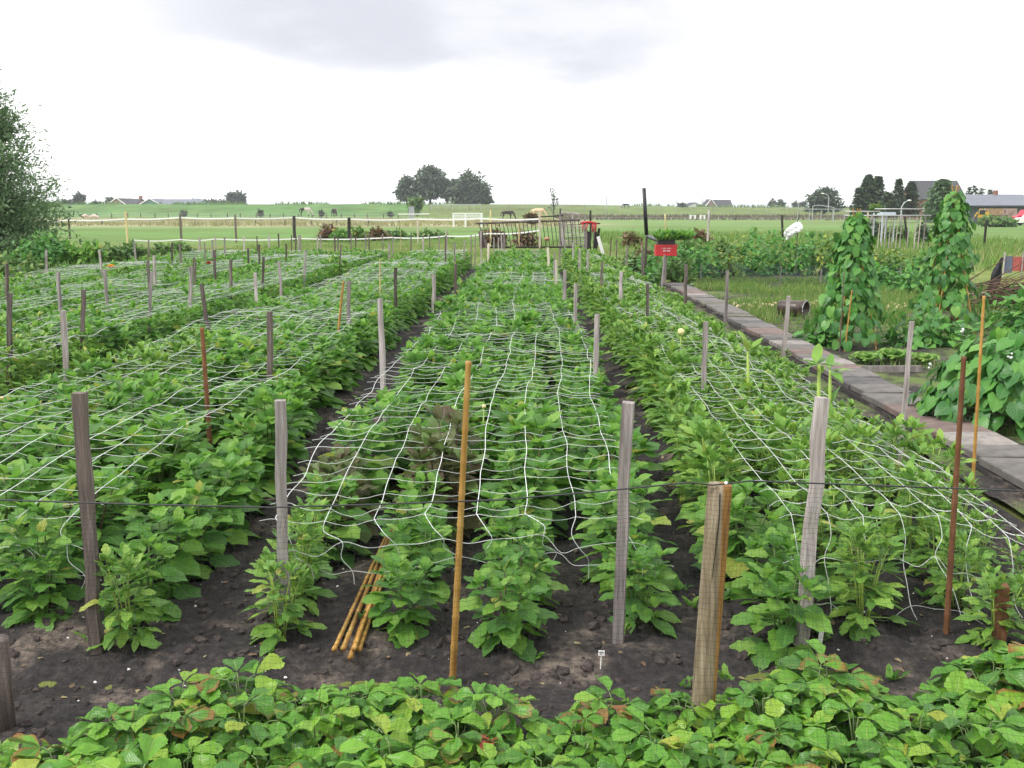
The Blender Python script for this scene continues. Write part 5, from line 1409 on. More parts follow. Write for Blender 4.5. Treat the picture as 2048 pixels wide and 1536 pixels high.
# ------------------------------------------------------------------ gate, hurdle and the junk at the end of the beds
def gate():
    Y = 32.0
    root = thing('barred_gate', 'old rusty gate of thin upright bars at the end of middle bed', 'gate')
    tl, tr, bl, br = Q(951, 447, Y), Q(1160, 440, Y), Q(962, 496, Y), Q(1164, 494, Y)
    for nm, a, c, r in (('top_rail', tl, tr, .034), ('bottom_rail', Q(972, 495, Y), br, .03)):
        b = MB(); b.tube([a, c], r, 6); b.build(nm, W_BLACK if r == .03 else W_DARK, root)
    n = 25
    for i in range(n + 1):
        x = i / n; a, c = tl.lerp(tr, .035 + .95 * x), bl.lerp(br, .03 + .96 * x); b = MB(); b.tube([a, c], .013, 5); b.build('bar', M_METAL, root)
    b = MB(); b.tube([Q(1128, 442, Y + .05), Q(1124, 500, Y + .05)], .055, 6); b.build('gate_post', W_GREY, root)
    b = MB(); b.tube([Q(1079, 424, Y - .1), Q(1080, 500, Y - .1)], .032, 6); b.build('middle_post', W_PALE, root)
    # second, dark rail behind and slats of the hurdle that runs away to the right
    root = thing('slat_hurdle', 'grey slatted hurdle standing behind the barred gate', 'fence')
    a0, a1 = Q(1120, 437, Y + 1.2), Q(1170, 437, Y + 1.2)
    for i in range(15):
        z = .22 + i * .085; b = MB(); b.box(((a0.x + a1.x) / 2 + RNG.uniform(-.03, .03), Y + 1.2, z), (a1.x - a0.x, .02, .035), M=Matrix.Rotation(RNG.uniform(-.06, .06), 4, 'Y')); b.build('slat', W_GREY, root)
    for x in (a0.x, (a0.x + a1.x) / 2, a1.x): b = MB(); b.tube([(x, Y + 1.24, -.05), (x, Y + 1.24, 1.55)], .03, 5); b.build('upright', W_GREY, root)
    for (p0, p1) in (((1078, 434), (1126, 431)), ((1122, 424), (1166, 428)), ((1120, 428), (1160, 430))):
        b = MB(); b.tube([Q(*p0, Y + 1.6), Q(*p1, Y + 1.6)], .022, 5); b.build('rail', W_BLACK if p0[0] == 1078 else W_GREY, root)
    loose_post('fence_post', (1121, 417), (1120, 476), .05, W_BLACK, 'dark post at the left end of the grey hurdle')
    loose_post('fence_post', (1181, 421), (1181, 480), .06, W_BLACK, 'dark post sticking up behind the red rags')
    # junk stack
    c = Q(1180, 470, Y - .3)
    root = thing('junk_stack', 'stack of dark boards and grey poles leaning at gate end', 'boards', (c.x, c.y, 0))
    for i in range(9):
        x = RNG.uniform(-.26, .22); b = MB(); b.box((x, RNG.uniform(-.1, .1), .55), (RNG.uniform(.05, .10), .025, RNG.uniform(.9, 1.25)), M=Matrix.Rotation(RNG.uniform(-.14, .14), 4, 'Y')); b.build('board', RNG.choice([W_BLACK, W_GREY, W_DARK, W_BLACK]), root)
    b = MB(); b.box((0, 0, 1.30), (.62, .06, .05)); b.build('cross_bar', W_BROWN, root)
    root = thing('red_rag', 'red rags tied to the top of the boards at the gate end', 'rag', (c.x - .05, c.y - .06, 1.28))
    for i in range(7):
        b = MB(); x = RNG.uniform(-.22, .22); L = RNG.uniform(.1, .3); b.tube([(x, 0, .05), (x + .03, -.03, .0), (x + RNG.uniform(-.05, .05), -.04, -L)], [.03, .04, .015], 5, flat=(1, .5)); b.build('strip', M_RED if i % 2 else plain('faded_red', (.5, .16, .14), .8), root, True)
    b = MB(); b.tube([(-.24, -.02, .04), (0, -.04, .07), (.24, -.02, .03)], .035, 5); b.build('knotted_band', M_RED, root, True)
    a, e = Q(1196, 473, Y - .8), Q(1206, 508, Y - .8); b = MB(); b.box((0, 0, 0), (.10, .03, (e - a).length), M=Matrix.Rotation(-math.atan2(e.x - a.x, a.z - e.z), 4, 'Y')); o = b.build('white_board', M_WHITE); o.location = (a + e) / 2; tag(o, 'white board leaning right of the junk at the gate', 'board')
    # left end: a bipod of dark boards
    root = thing('leaning_boards', 'two dark boards leaning together at the left end of gate', 'boards', (0, 0, 0))
    for (p0, p1) in (((961, 462), (973, 495)), ((960, 463), (963, 497)), ((963, 465), (966, 496))):
        b = MB(); a, e = Q(*p0, Y - .6), Q(*p1, Y - .6); b.tube([a, e], .05, 4); b.build('board', W_DARK, root)
    c = Q(1094, 478, Y - .5); root = thing('dry_flower_head', 'dried pinkish flower head in front of the barred gate', 'plant', (c.x, c.y, 0))
    b = MB(); b.ball((0, 0, c.z), (.10, .08, .06), nu=8, nv=5, jit=.2); b.build('flower', plain('dry_pink', (.45, .24, .14), .8), root); b = MB(); b.tube([(0, 0, 0), (0, 0, c.z)], .01, 4); b.build('stem', M_STEM, root)
    c = Q(1045, 492, Y - 1); leafy('dead_weed', 'dry brown weed bundle at the foot of the barred gate', 'plant', (Q(1081, 492, Y - 1).x, Y - 1, 0), (.25, .2, .6), 140, LANCE, M_REDW, (.1, .2), 77, droop=-.6)
gate()

# ================================================================== PASTURE, FENCES, ANIMALS
def pasture_fence(name, label, posts, tapes, group=None):
    """posts: (px, py_top, Y, material, radius); tapes: lists of (px, py, Y)"""
    root = thing(name, label, 'fence')
    for px, py, Y, mat, r in posts:
        t = Q(px, py, Y); b = MB(); b.tube([(t.x, t.y, -.1), (t.x + RNG.uniform(-.02, .02), t.y, t.z * .5), tuple(t)], r, 6, jit=.06); b.build('post', mat, root)
    for tp in tapes:
        pts = []
        for (x0, y0, Y0), (x1, y1, Y1) in zip(tp[:-1], tp[1:]):
            a, c = Q(x0, y0, Y0), Q(x1, y1, Y1)
            for i in range(6): pts.append(a.lerp(c, i / 6) - Vector((0, 0, .05 * math.sin(PI * i / 6))))
        pts.append(Q(*tp[-1]))
        b = MB()
        for p in (pts,):
            w = .022 if p[0].y < 45 else .036
            vs = [q + Vector((0, 0, s * w)) for q in p for s in (-1, 1)]; k = len(vs)
            vs += [v + Vector((0, .006, 0)) for v in vs]
            fs = []
            for i in range(len(p) - 1):
                fs += [(2 * i, 2 * i + 2, 2 * i + 3, 2 * i + 1), (k + 2 * i + 1, k + 2 * i + 3, k + 2 * i + 2, k + 2 * i), (2 * i + 1, 2 * i + 3, k + 2 * i + 3, k + 2 * i + 1), (2 * i, k + 2 * i, k + 2 * i + 2, 2 * i + 2)]
            b.add(vs, fs)
        b.build('white_tape', M_TAPE, root)
pasture_fence('tape_fence', 'pasture fence of dark posts with one white tape, farther one', [(137, 437, 62, W_DARK, .06), (360, 429, 58, W_DARK, .07), (470, 429, 56, W_DARK, .06), (588, 432, 56, W_BLACK, .09), (698, 435, 55, W_BLACK, .09)] + [(835, 435, 54, W_PALE, .04)],
              [[(85, 442, 64), (137, 440, 62), (250, 438, 60), (360, 435, 58), (470, 436, 56), (588, 435, 56), (698, 438, 55), (835, 438, 54), (960, 437, 52), (1078, 438, 50)]])
pasture_fence('tape_fence', 'nearer white tape fence just beyond the ends of beds', [(893, 459, 37, W_GREY, .03), (600, 470, 39, W_GREY, .03), (430, 472, 40, W_GREY, .03)],
              [[(262, 480, 41), (360, 479, 40.5), (430, 478, 40), (600, 477, 39), (780, 475, 38), (893, 472, 37), (975, 467, 36), (1078, 461, 34)]])
b = MB(); t = Q(251, 422, 48); b.tube([(t.x, t.y, -.1), tuple(t)], .055, 6); o = b.build('yellow_post', W_YEL); tag(o, 'yellow post on the pasture left of the taped posts', 'post')
for i, (px, y0, y1, Y) in enumerate(((981, 420, 478, 46), (1038, 445, 500, 33))):
    t = Q(px, y0, Y); b = MB(); b.tube([(t.x, t.y, -.1), tuple(t)], .032 if i == 0 else .022, 6); o = b.build('yellow_post', W_YEL); tag(o, ['yellow post behind the left half of barred gate', 'thin yellow stake seen through the bars of the gate'][i], 'post')
# far fences along the foot of the dike
def far_fence(label, Y, x0, x1, py0, py1, step, mat, rails=2, h=1.25, r=.06):
    root = thing('field_fence', label, 'fence'); px = x0; pts = []
    while px <= x1:
        y = py0 + (py1 - py0) * (px - x0) / (x1 - x0); t = Q(px, y, Y); pts.append(t); b = MB(); b.tube([(t.x, t.y, t.z - h), tuple(t)], r, 5); b.build('post', mat, root); px += step * RNG.uniform(.85, 1.15)
    for k in range(rails):
        b = MB(); b.tube([p - Vector((0, 0, .1 + .45 * k)) for p in pts], .018, 4); b.build('wire', M_GALV, root)
far_fence('line of thin posts along the foot of the green dike', 205, 110, 830, 426, 428, 29, W_DARK, 2, 2.4, .10)
far_fence('row of low posts crossing the dry grass on the left', 120, 150, 840, 441, 441, 58, W_DARK, 1, 1.5, .07)
far_fence('wire fence with thin posts on the crest of the dike', 292, 860, 1640, 410, 412, 38, W_GREY, 2, 1.7, .09)
far_fence('grey post and wire fence at the foot of right dike', 190, 1190, 2080, 434, 437, 31, W_GREY, 3, 1.6, .10)
# white metal field gate
def field_gate():
    Y = 105; root = thing('field_gate', 'white tubular field gate standing in the far pasture', 'gate')
    xs = [907, 931, 963]
    for px in xs: t = Q(px, 426, Y); b = MB(); b.tube([(t.x, t.y, 0), tuple(t)], .09, 6); b.build('upright', M_WHITE, root)
    for py in (427, 430.5, 434, 438): b = MB(); b.tube([Q(905, py, Y), Q(966, py, Y)], .055, 5); b.build('rail', M_WHITE, root)
field_gate()
# bus-stop-sized grey box before the bush, with a pale beam
def box_():
    t, e = Q(818, 414, 200), Q(827, 428, 200); w = Q(828, 420, 200).x - Q(818, 420, 200).x
    root = thing('grey_cabinet', 'small grey box standing before the round bush on dike', 'cabinet', (Q(823, 420, 200).x, 200, 0))
    b = MB(); b.box((0, 0, t.z / 2), (w, .8, t.z)); b.build('cabinet_body', plain('grey_sheet', (.30, .33, .34), .6), root); b = MB(); b.box((0, 0, t.z + .04), (w * 1.1, .9, .08)); b.build('lid', M_GALV, root)
    a, c = Q(796, 428.5, 196), Q(858, 428, 196); b = MB(); b.tube([a, c], .09, 5); o = b.build('white_rail', M_WHITE); tag(o, 'low white rail before the grey box on the dike', 'rail')
box_()

def animal(name, label, p, s, rz, mat, graze=True, mat2=None, sheep=False):
    """one continuous skinned body; faces +X"""
    root = thing(name, label, 'horse' if not sheep else 'sheep', tuple(p), rz)
    if not sheep:
        J = [(-.62, 0, 1.30, .25), (-.75, 0, 1.20, .20), (0, 0, 1.22, .29), (.5, 0, 1.25, .27), (.72, 0, 1.32, .20)]
        E_ = [(0, 1), (0, 2), (2, 3), (3, 4)]
        if graze: J += [(.98, 0, 1.05, .15), (1.18, 0, .62, .105), (1.30, 0, .30, .10), (1.42, 0, .10, .06)]
        else: J += [(1.0, 0, 1.62, .15), (1.2, 0, 1.85, .11), (1.45, 0, 1.75, .10), (1.62, 0, 1.62, .06)]
        E_ += [(4, 5), (5, 6), (6, 7), (7, 8)]
        def leg(root_, x, y, hind):
            b = len(J)
            if hind: J.extend([(x + .05, y, .85, .14), (x - .10, y, .52, .07), (x - .04, y, .10, .05), (x + .03, y, .0, .06)])
            else: J.extend([(x, y, .85, .11), (x, y, .45, .06), (x, y, .10, .045), (x + .04, y, .0, .058)])
            E_.extend([(root_, b), (b, b + 1), (b + 1, b + 2), (b + 2, b + 3)])
        leg(0, -.62, .17, True); leg(0, -.66, -.17, True); leg(3, .52, .15, False); leg(3, .45, -.15, False)
        b = len(J); J += [(-.98, 0, 1.15, .06), (-1.02, 0, .65, .07)]; E_ += [(1, b), (b, b + 1)]
    else:
        J = [(-.42, 0, .58, .20), (0, 0, .60, .26), (.35, 0, .60, .21), (.55, 0, .48, .12), (.66, 0, .25, .09), (.74, 0, .10, .05)]; E_ = [(0, 1), (1, 2), (2, 3), (3, 4), (4, 5)]
        for r_, x in ((0, -.4), (2, .32)):
            for y in (-.13, .13): b = len(J); J += [(x, y, .30, .06), (x, y, 0, .035)]; E_ += [(r_, b), (b, b + 1)]
    me = bpy.data.meshes.new(name + '_body'); me.from_pydata([j[:3] for j in J], E_, []); me.update()
    o = bpy.data.objects.new('body', me); COL.objects.link(o)
    md = o.modifiers.new('skin', 'SKIN')
    for i, sv in enumerate(me.skin_vertices[0].data): sv.radius = (J[i][3], J[i][3]); sv.use_root = (i == 0)
    o.modifiers.new('sub', 'SUBSURF').levels = 1
    dg = bpy.context.evaluated_depsgraph_get(); m2 = bpy.data.meshes.new_from_object(o.evaluated_get(dg)); bpy.data.objects.remove(o)
    m2.materials.clear(); m2.materials.append(mat)
    if mat2:
        m2.materials.append(mat2)
        for f in m2.polygons:
            if f.center.x > -.05 and f.center.z > .3: f.material_index = 1
    for f in m2.polygons: f.use_smooth = True
    o = link('body', m2, root); 
    b = MB(); hx, hz = (1.24, .52) if not sheep else (.6, .42)
    for y in (-.07, .07): b.ball((hx - .04, y, hz + .08), (.03, .03, .07), nu=5, nv=4)
    b.build('ears', mat2 or mat, root, True)
    if not sheep:
        b = MB(); b.tube([(.78, 0, 1.52), (1.02, 0, 1.20), (1.17, 0, .8)] if graze else [(.8, 0, 1.6), (1.0, 0, 1.82), (1.15, 0, 1.98)], [.05, .06, .04], 5); b.build('mane', M_COATK, root, True)
    root.scale = (s, s, s)
def apos(px, py, Y, gz): 
    q = Q(px, py, Y); return Vector((q.x, Y, gz))
animal('horse', 'brown and white horse grazing at the foot of the dike', apos(611, 430, 196, .55), 1.15, .2, M_BAY, True, M_COATW)
animal('horse', 'dark bay horse grazing alone, head away, near dike foot', apos(668, 430, 205, .5), 1.05, 1.35, M_BAY)
animal('horse', 'dark horse with lowered head behind the barred gate', apos(1015, 432, 150, .25), .95, .1, M_BAY)
animal('horse', 'cream-coloured horse grazing behind the barred gate', apos(1076, 432, 140, .5), 1.0, -.2, M_COATC)
animal('horse', 'black horse grazing high on the dike slope', apos(1252, 418, 296, 2.15), 1.0, PI, M_COATK)
animal('sheep', 'pale sheep lying left of the other in the dry grass', apos(168, 438, 190, -.1), 1.5, .3, M_SHEEP, sheep=True)
animal('sheep', 'pale sheep right of its neighbour in the dry grass', apos(190, 438, 188, -.1), 1.5, PI, M_SHEEP, sheep=True)
# white marker posts
for i, px in enumerate((1381, 1390, 1401, 1409)):
    t, e = Q(px, 430, 150), Q(px, 438, 150); b = MB(); b.box((0, 0, 0), (.26, .10, t.z - e.z)); b.box((-.1 if i % 2 else .12, 0, (t.z - e.z) * .3), (.3, .08, .14)); o = b.build('marker_post', M_WHITE); o.location = (t + e) / 2
    k = MB(); h = e.z; k.tube([(0, 0, -(t.z - e.z) / 2 - e.z), (0, 0, -(t.z - e.z) / 2)], .05, 5); k.build('post', W_GREY, o)
    tag(o, ['leftmost', 'second', 'third', 'rightmost'][i] + ' of four short white marker posts below the red-brick house', 'marker post', 'white marker posts in the pasture')

# ================================================================== TREES AND BUSHES
def crown_arr(blobs, n, size, rg, arrs, shell=.55, flat=1.0):
    vol = np.array([b[1][0] * b[1][1] * b[1][2] for b in blobs]) ** .7; cnt = np.maximum((n * vol / vol.sum()).astype(int), 8); Ms = []
    for (c, r), k in zip(blobs, cnt):
        u = rdir(k, rg); q = rg.uniform(0, 1, (k, 1)) ** shell
        lob = 1 + .35 * (vnoise(u[:, 0] * 3 + c[0], u[:, 1] * 3 + u[:, 2] * 2.7 + c[2], 7)[:, None] - .5) * 2
        pos = np.array(c) + u * np.array(r) * q * lob
        d = u * [1, 1, flat * .5] + rdir(k, rg) * .8 + [0, 0, -.25]
        Ms.append(frames(pos, d, rg.uniform(size[0], size[1], k), up=u + rdir(k, rg) * .6 + [0, 0, .5]))
    M = np.concatenate(Ms); return join([cloud(a, M[i::len(arrs)]) for i, a in enumerate(arrs)])
def tree(name, label, loc, H, trunk, blobs, n, size, mat, seed, cat='tree', group=None, limbs=True):
    """blobs: ((x,y,z),(rx,ry,rz)) in metres above the foot"""
    rg = np.random.default_rng(seed); root = thing(name, label, cat, loc, 0, group)
    b = MB(); b.tube([(0, 0, -.3), (.05, 0, H * .25), (-.05, .05, H * .55), (.02, 0, H * .8)], [trunk, trunk * .85, trunk * .55, trunk * .2], 8)
    if limbs:
        for c, r in blobs:
            b.tube([(0, 0, max(.15 * H, c[2] * .45)), (c[0] * .6, c[1] * .6, c[2] * .75), (c[0] * 1.05, c[1] * 1.05, c[2] + r[2] * .4)], [trunk * .5, trunk * .32, trunk * .08], 5)
    b.build('trunk', M_BARK, root, True)
    link('crown', mesh_np('crown', *crown_arr(blobs, n, size, rg, QUAD)), root, mat)
    return root
def blobset(rg, w, h0, h1, n, r):
    out = []
    for i in range(n):
        t = rg.uniform(0, 1); z = h0 + (h1 - h0) * t; ww = w * math.sqrt(max(.05, 1 - (2 * t - .75) ** 2 * .75))
        a = rg.uniform(0, 2 * PI); k = rg.uniform(0, 1) ** .5; out.append(((ww * k * math.cos(a), ww * k * math.sin(a) * .7, z), (r * rg.uniform(.7, 1.2),) * 2 + (r * rg.uniform(.55, .9),)))
    return out
# the clump of five big trees on the dike; 1 px of the photograph is Y/2000 m there
YT = 316
def clump():
    s = YT / F; g = 3.0
    for i, (px, top, w, lab, n, cl) in enumerate(((812, 350, 24, 'leftmost, lower tree of the clump on the dike', 13, .30), (858, 328, 36, 'tallest dome-shaped tree of the clump on dike', 22, .36), (893, 352, 20, 'narrow tree in the middle of the clump', 9, .38), (938, 344, 40, 'broad dense tree at the right of the clump', 26, .12), (966, 376, 18, 'low tree at the right end of clump', 8, .10))):
        rg = np.random.default_rng(40 + i); x = Q(px, 410, YT).x; H = Q(px, top, YT).z - g
        bl = blobset(rg, w * s * .80, H * cl * .6 + 1.0, H * .88, int(n * 1.9), w * s * .42)
        tree('broadleaf_tree', lab, (x, YT + RNG.uniform(-4, 4), g - .3), H, .38, bl, 4600 if i in (1, 3) else 2300, (.7, 1.25), M_TREE, 50 + i, group='clump of trees on the dike')
clump()
def bush(label, px, py_top, py_base, w, Y, n, size, mat, seed, gz=None, name='bush', cat='bush', group=None):
    s = Y / F; top = Q(px, py_top, Y).z; g = gz if gz is not None else Q(px, py_base, Y).z; H = top - g; rg = np.random.default_rng(seed)
    low = name in ('weed_clump', 'weed_bush', 'bramble_bush')
    if name == 'weed_clump': w = max(w * 1.25, .55 * H / s)
    bl = [((rg.uniform(-.5, .5) * w * s, rg.uniform(-.3, .3) * w * s, H * (rg.uniform(.08, .62) if low else rg.uniform(.3, .75))), (w * s * rg.uniform(.35, .55),) * 2 + (H * rg.uniform(.22, .34),)) for _ in range(7)]
    bl.append(((0, 0, H * (.25 if low else .45)), (w * s * .75, w * s * .6, H * .5)))
    return tree(name, label, (Q(px, py_base, Y).x, Y, g - .1), H * .7, .03 * H + .02, bl, n, size, mat, seed, cat, group)
bush('olive round bush beside the grey box on the dike', 830, 392, 426, 17, 210, 900, (.5, .9), M_WEED, 61)
bush('square-topped dark tree on the far left horizon', 158, 386, 412, 13, 330, 700, (.8, 1.3), M_TREEB, 62)
for i, (px, top, w) in enumerate(((105, 404, 9), (125, 402, 12), (138, 398, 9), (192, 403, 12), (222, 396, 9))): bush(['distant low bush right of the willow', 'second distant low bush right of the willow', 'distant bush touching the square-topped tree', 'distant low bush left of the white gabled house', 'distant bush standing at the white gabled house'][i], px, top, 412, w, 340, 300, (.8, 1.4), M_TREEB, 63 + i, group='distant bushes on the horizon')
for i, px in enumerate((461, 468, 476, 484)):
    Y = 420; s = Y / F; x = Q(px, 405, Y).x; g = 1.0; H = Q(px, 384 + (i % 2) * 2, Y).z - g
    tree('poplar_tree', ['leftmost', 'second', 'third', 'rightmost'][i] + ' of four grey-green poplars on the horizon', (x, Y, g), H, .3, [((0, 0, H * q), (5.5 * s, 5.5 * s, H * .2)) for q in (.45, .62, .8)], 350, (1.0, 1.7), M_TREEB, 80 + i, group='poplars on the horizon', limbs=False)
for i, (px, w) in enumerate(((392, 10), (410, 14), (430, 12), (446, 10))): bush(f'low scrub behind the barn, {nth(i)} from the barn', px, 399, 411, w, 390, 300, (.8, 1.4), M_TREEB, 90 + i, group='scrub behind the barn')
for i, (px, py, w) in enumerate(((366, 420, 7), (521, 418, 5), (643, 419, 5), (782, 422, 6))): bush(f'small dark shrub on the dike foot, {nth(i)} from the left', px, py, 432, w, 230, 160, (.4, .7), M_TREE, 100 + i, group='small shrubs at the foot of the dike')
tree('sparse_tree', 'thin almost bare young tree behind the barred gate', (Q(1107, 420, 160).x, 160, 0), Q(1107, 384, 160).z, .10, [((RNG.uniform(-.6, .6), 0, 2.2 + .45 * i), (.55, .5, .4)) for i in range(7)], 130, (.22, .4), M_TREEB, 110)
bush('low bush left of the white house with dark roof', 1365, 405, 416, 9, 300, 250, (.5, .9), M_TREEB, 112)
for i, (px, top, w) in enumerate(((1543, 398, 9), (1560, 396, 10), (1592, 402, 8), (1606, 401, 7))): bush(['sparse grey tree, left of the pair on horizon', 'sparse grey tree, right of the pair on horizon', 'pale small tree beside the big round tree, left one', 'pale small tree touching the big round tree'][i], px, top, 415, w, 330, 110, (.7, 1.2), M_TREEB, 113 + i, name='sparse_tree', cat='tree')
def big_round():
    Y = 240; s = Y / F; g = 1.2; x = Q(1648, 415, Y).x; H = Q(1648, 375, Y).z - g; rg = np.random.default_rng(120)
    tree('broadleaf_tree', 'wide round dark tree left of the conifer group', (x, Y, g), H, .3, blobset(rg, 32 * s, .8, H * .9, 18, 13 * s) + [((24 * s, 0, H * .35), (16 * s, 8 * s, H * .3)), ((-24 * s, 0, H * .3), (14 * s, 8 * s, H * .25))], 2600, (.5, .95), M_TREE, 121)
big_round()
def conifer(label, px, top, base, w, Y, n, mat, seed, bushy=.0, group=None, name='conifer_tree'):
    s = Y / F; g = min(Q(px, base, Y).z, 1.0); H = Q(px, top, Y).z - g; rg = np.random.default_rng(seed)
    root = thing(name, label, 'tree', (Q(px, base, Y).x, Y, g), 0, group)
    b = MB(); b.tube([(0, 0, -.2), (0, 0, H * .5), (0, 0, H * .97)], [.03 * H, .018 * H, .003 * H], 6); b.build('trunk', M_BARK, root, True)
    t = rg.uniform(0, 1, n) ** 1.25; a = rg.uniform(0, 2 * PI, n); tier = np.floor(t * 9); r0 = w * s * (1 - t) ** (.75 - bushy * .4) * (1 - .28 * np.mod(t * 9, 1)) * (1 + .22 * np.sin(a * 3 + tier * 2)); k = rg.uniform(0, 1, n) ** .5
    pos = np.stack([r0 * k * np.cos(a), r0 * k * np.sin(a), H * (.05 + .95 * t) - .12 * r0 * k], 1)
    d = np.stack([np.cos(a), np.sin(a), rg.uniform(-.5, .35, n)], 1) + rdir(n, rg) * .4
    M = frames(pos, d, rg.uniform(.35, .75, n) * (Y / 170), up=rdir(n, rg) * .5 + [0, 0, 1]); link('crown', mesh_np('crown', *cloud(QUAD[0], M)), root, mat)
grp = 'dark conifers before the farm'
conifer('tall dark conifer, left of the farm conifer group', 1733, 350, 432, 30, 150, 2600, M_CONIF, 130, .3, grp)
conifer('conifer with leaning top, second in the farm group', 1752, 352, 432, 26, 152, 2000, M_CONIF, 131, .2, grp)
conifer('narrow conifer in the middle of the farm group', 1794, 358, 432, 17, 150, 1200, M_CONIF, 132, 0, grp)
conifer('narrow conifer right of the middle one in farm group', 1820, 364, 432, 20, 151, 1400, M_CONIF, 133, .1, grp)
conifer('low broad conifer between the two tall ones of the group', 1775, 385, 432, 24, 148, 1400, M_CONIF, 134, .6, grp)
conifer('low dark conifer at the left end of the farm group', 1715, 376, 432, 14, 149, 800, M_CONIF, 139, .4, grp)
conifer('brighter green bushy tree before the dark house roof', 1880, 358, 440, 36, 120, 3200, M_WILLOW, 135, .9, None, 'broadleaf_tree')
for i, (px, top, w) in enumerate(((1937, 374, 7), (1949, 371, 7), (1962, 376, 6), (1980, 378, 4))): conifer(['small conifer behind the barn roof, leftmost', 'small conifer behind the barn roof, tallest', 'small conifer behind the barn roof, third', 'bare small conifer behind the barn roof, rightmost'][i], px, top, 400, w, 190, 260, M_CONIF, 140 + i, 0, 'conifers behind the long barn')
bush('green bushes beneath the conifers behind the frame', 1745, 440, 470, 34, 60, 1100, (.18, .34), M_TREE, 150, 0)
bush('shrub on the lawn below the hanging poles', 1790, 448, 474, 26, 56, 900, (.14, .28), M_WEED, 151, 0)
bush('dark shrub before the pole frame near the taller teepee', 1845, 440, 478, 12, 52, 500, (.14, .25), M_TREE, 152, 0)
bush('ragged shrubs along the farmyard before the barn', 1990, 428, 444, 40, 110, 900, (.3, .5), M_WEED, 153, 0)
bush('small yellow-green sapling leaning by the frame', 1750, 404, 420, 12, 50, 220, (.12, .22), M_WEEDY, 154)

def willow():
    """feathery tree at the left edge: limbs, whips, narrow leaves along them"""
    rg = np.random.default_rng(160); Y = 33.0; root = thing('willow_tree', 'tall feathery willow at the left edge behind the brambles', 'tree', (-18.0, Y, 0))
    b = MB(); b.tube([(0, 0, -.2), (.1, 0, 1.6), (0, .1, 3.6), (.1, 0, 6.0)], [.22, .18, .12, .04], 8); b.build('trunk', M_BARK, root, True)
    br = MB(); pos = []; dirs = []
    for i in range(430):
        t = rg.uniform(0, 1) ** 1.25; z0 = .3 + 5.3 * t; a = rg.uniform(0, 2 * PI); L = (2.5 * (1 - t) ** .6 + .7) * rg.uniform(.5, 1.1); el = .15 + .85 * t + rg.uniform(-.3, .25)
        p0 = np.array([.05, 0, z0]); d = np.array([math.cos(a) * math.cos(el), math.sin(a) * math.cos(el), math.sin(el)]); pts = []
        for k in range(5):
            q = k / 4; pts.append(p0 + d * L * q + np.array([0, 0, -.10 * L * q * q]) + rg.normal(0, .03, 3))
        if i % 3 == 0: br.tube([tuple(p) for p in pts], [.03, .022, .014, .009, .004], 4)
        for k in range(int(135 - 80 * t)):
            q = rg.uniform(.2, 1.0); i0 = min(3, int(q * 4)); f = q * 4 - i0; p = pts[i0] * (1 - f) + pts[i0 + 1] * f + rg.normal(0, .15, 3); pos.append(p); dirs.append(d * .6 + rg.normal(0, .6, 3) + [0, 0, .1])
    br.build('limb', M_BARK, root, False)
    n = len(pos); M = frames(pos, dirs, rg.uniform(.07, .18, n), up=rdir(n, rg) + [0, 0, .6]); M[:, :3, 0] *= .62; A = cloud(QUAD[0], M)
    link('crown', mesh_np('crown', *A), root, M_WILLOW)
willow()
# bramble hedge and tall weeds along the left of the plot
def hedge():
    H = [(25, 505, 560, 55, 24.5, 'bramble bush under the willow at the left edge'), (70, 470, 565, 55, 25.5, 'taller bramble bush below the willow, second from left'), (125, 462, 560, 45, 26, 'highest bramble bush of the hedge'), (165, 478, 560, 40, 26, 'bramble bush behind the dark stakes, right of the highest'),
         (215, 490, 560, 38, 27, 'grey-green weed bush behind the orange flower'), (262, 488, 552, 34, 28.5, 'weed bush right of the orange flower'), (320, 492, 545, 34, 31, 'weedy bush in the middle of the left verge'), (372, 490, 536, 30, 32.5, 'weedy bush left of the red flower'), (60, 530, 590, 45, 21, 'low weeds before the brambles at the left edge'), (150, 530, 582, 40, 22, 'low weeds before the highest bramble bush'), (8, 530, 590, 35, 20.5, 'weeds at the extreme left edge')]
    for i, (px, top, base, w, Y, lab) in enumerate(H):
        bush(lab, px, top - 16, base, w * 1.35, Y, 3600, (.08, .18), (M_WEED, M_BEAN, M_WEED, M_DAH)[i % 4] if i < 4 else M_WEED, 170 + i, 0, 'bramble_bush' if i < 4 else 'weed_bush', 'bush', 'hedge of brambles and weeds along the left verge')
hedge()
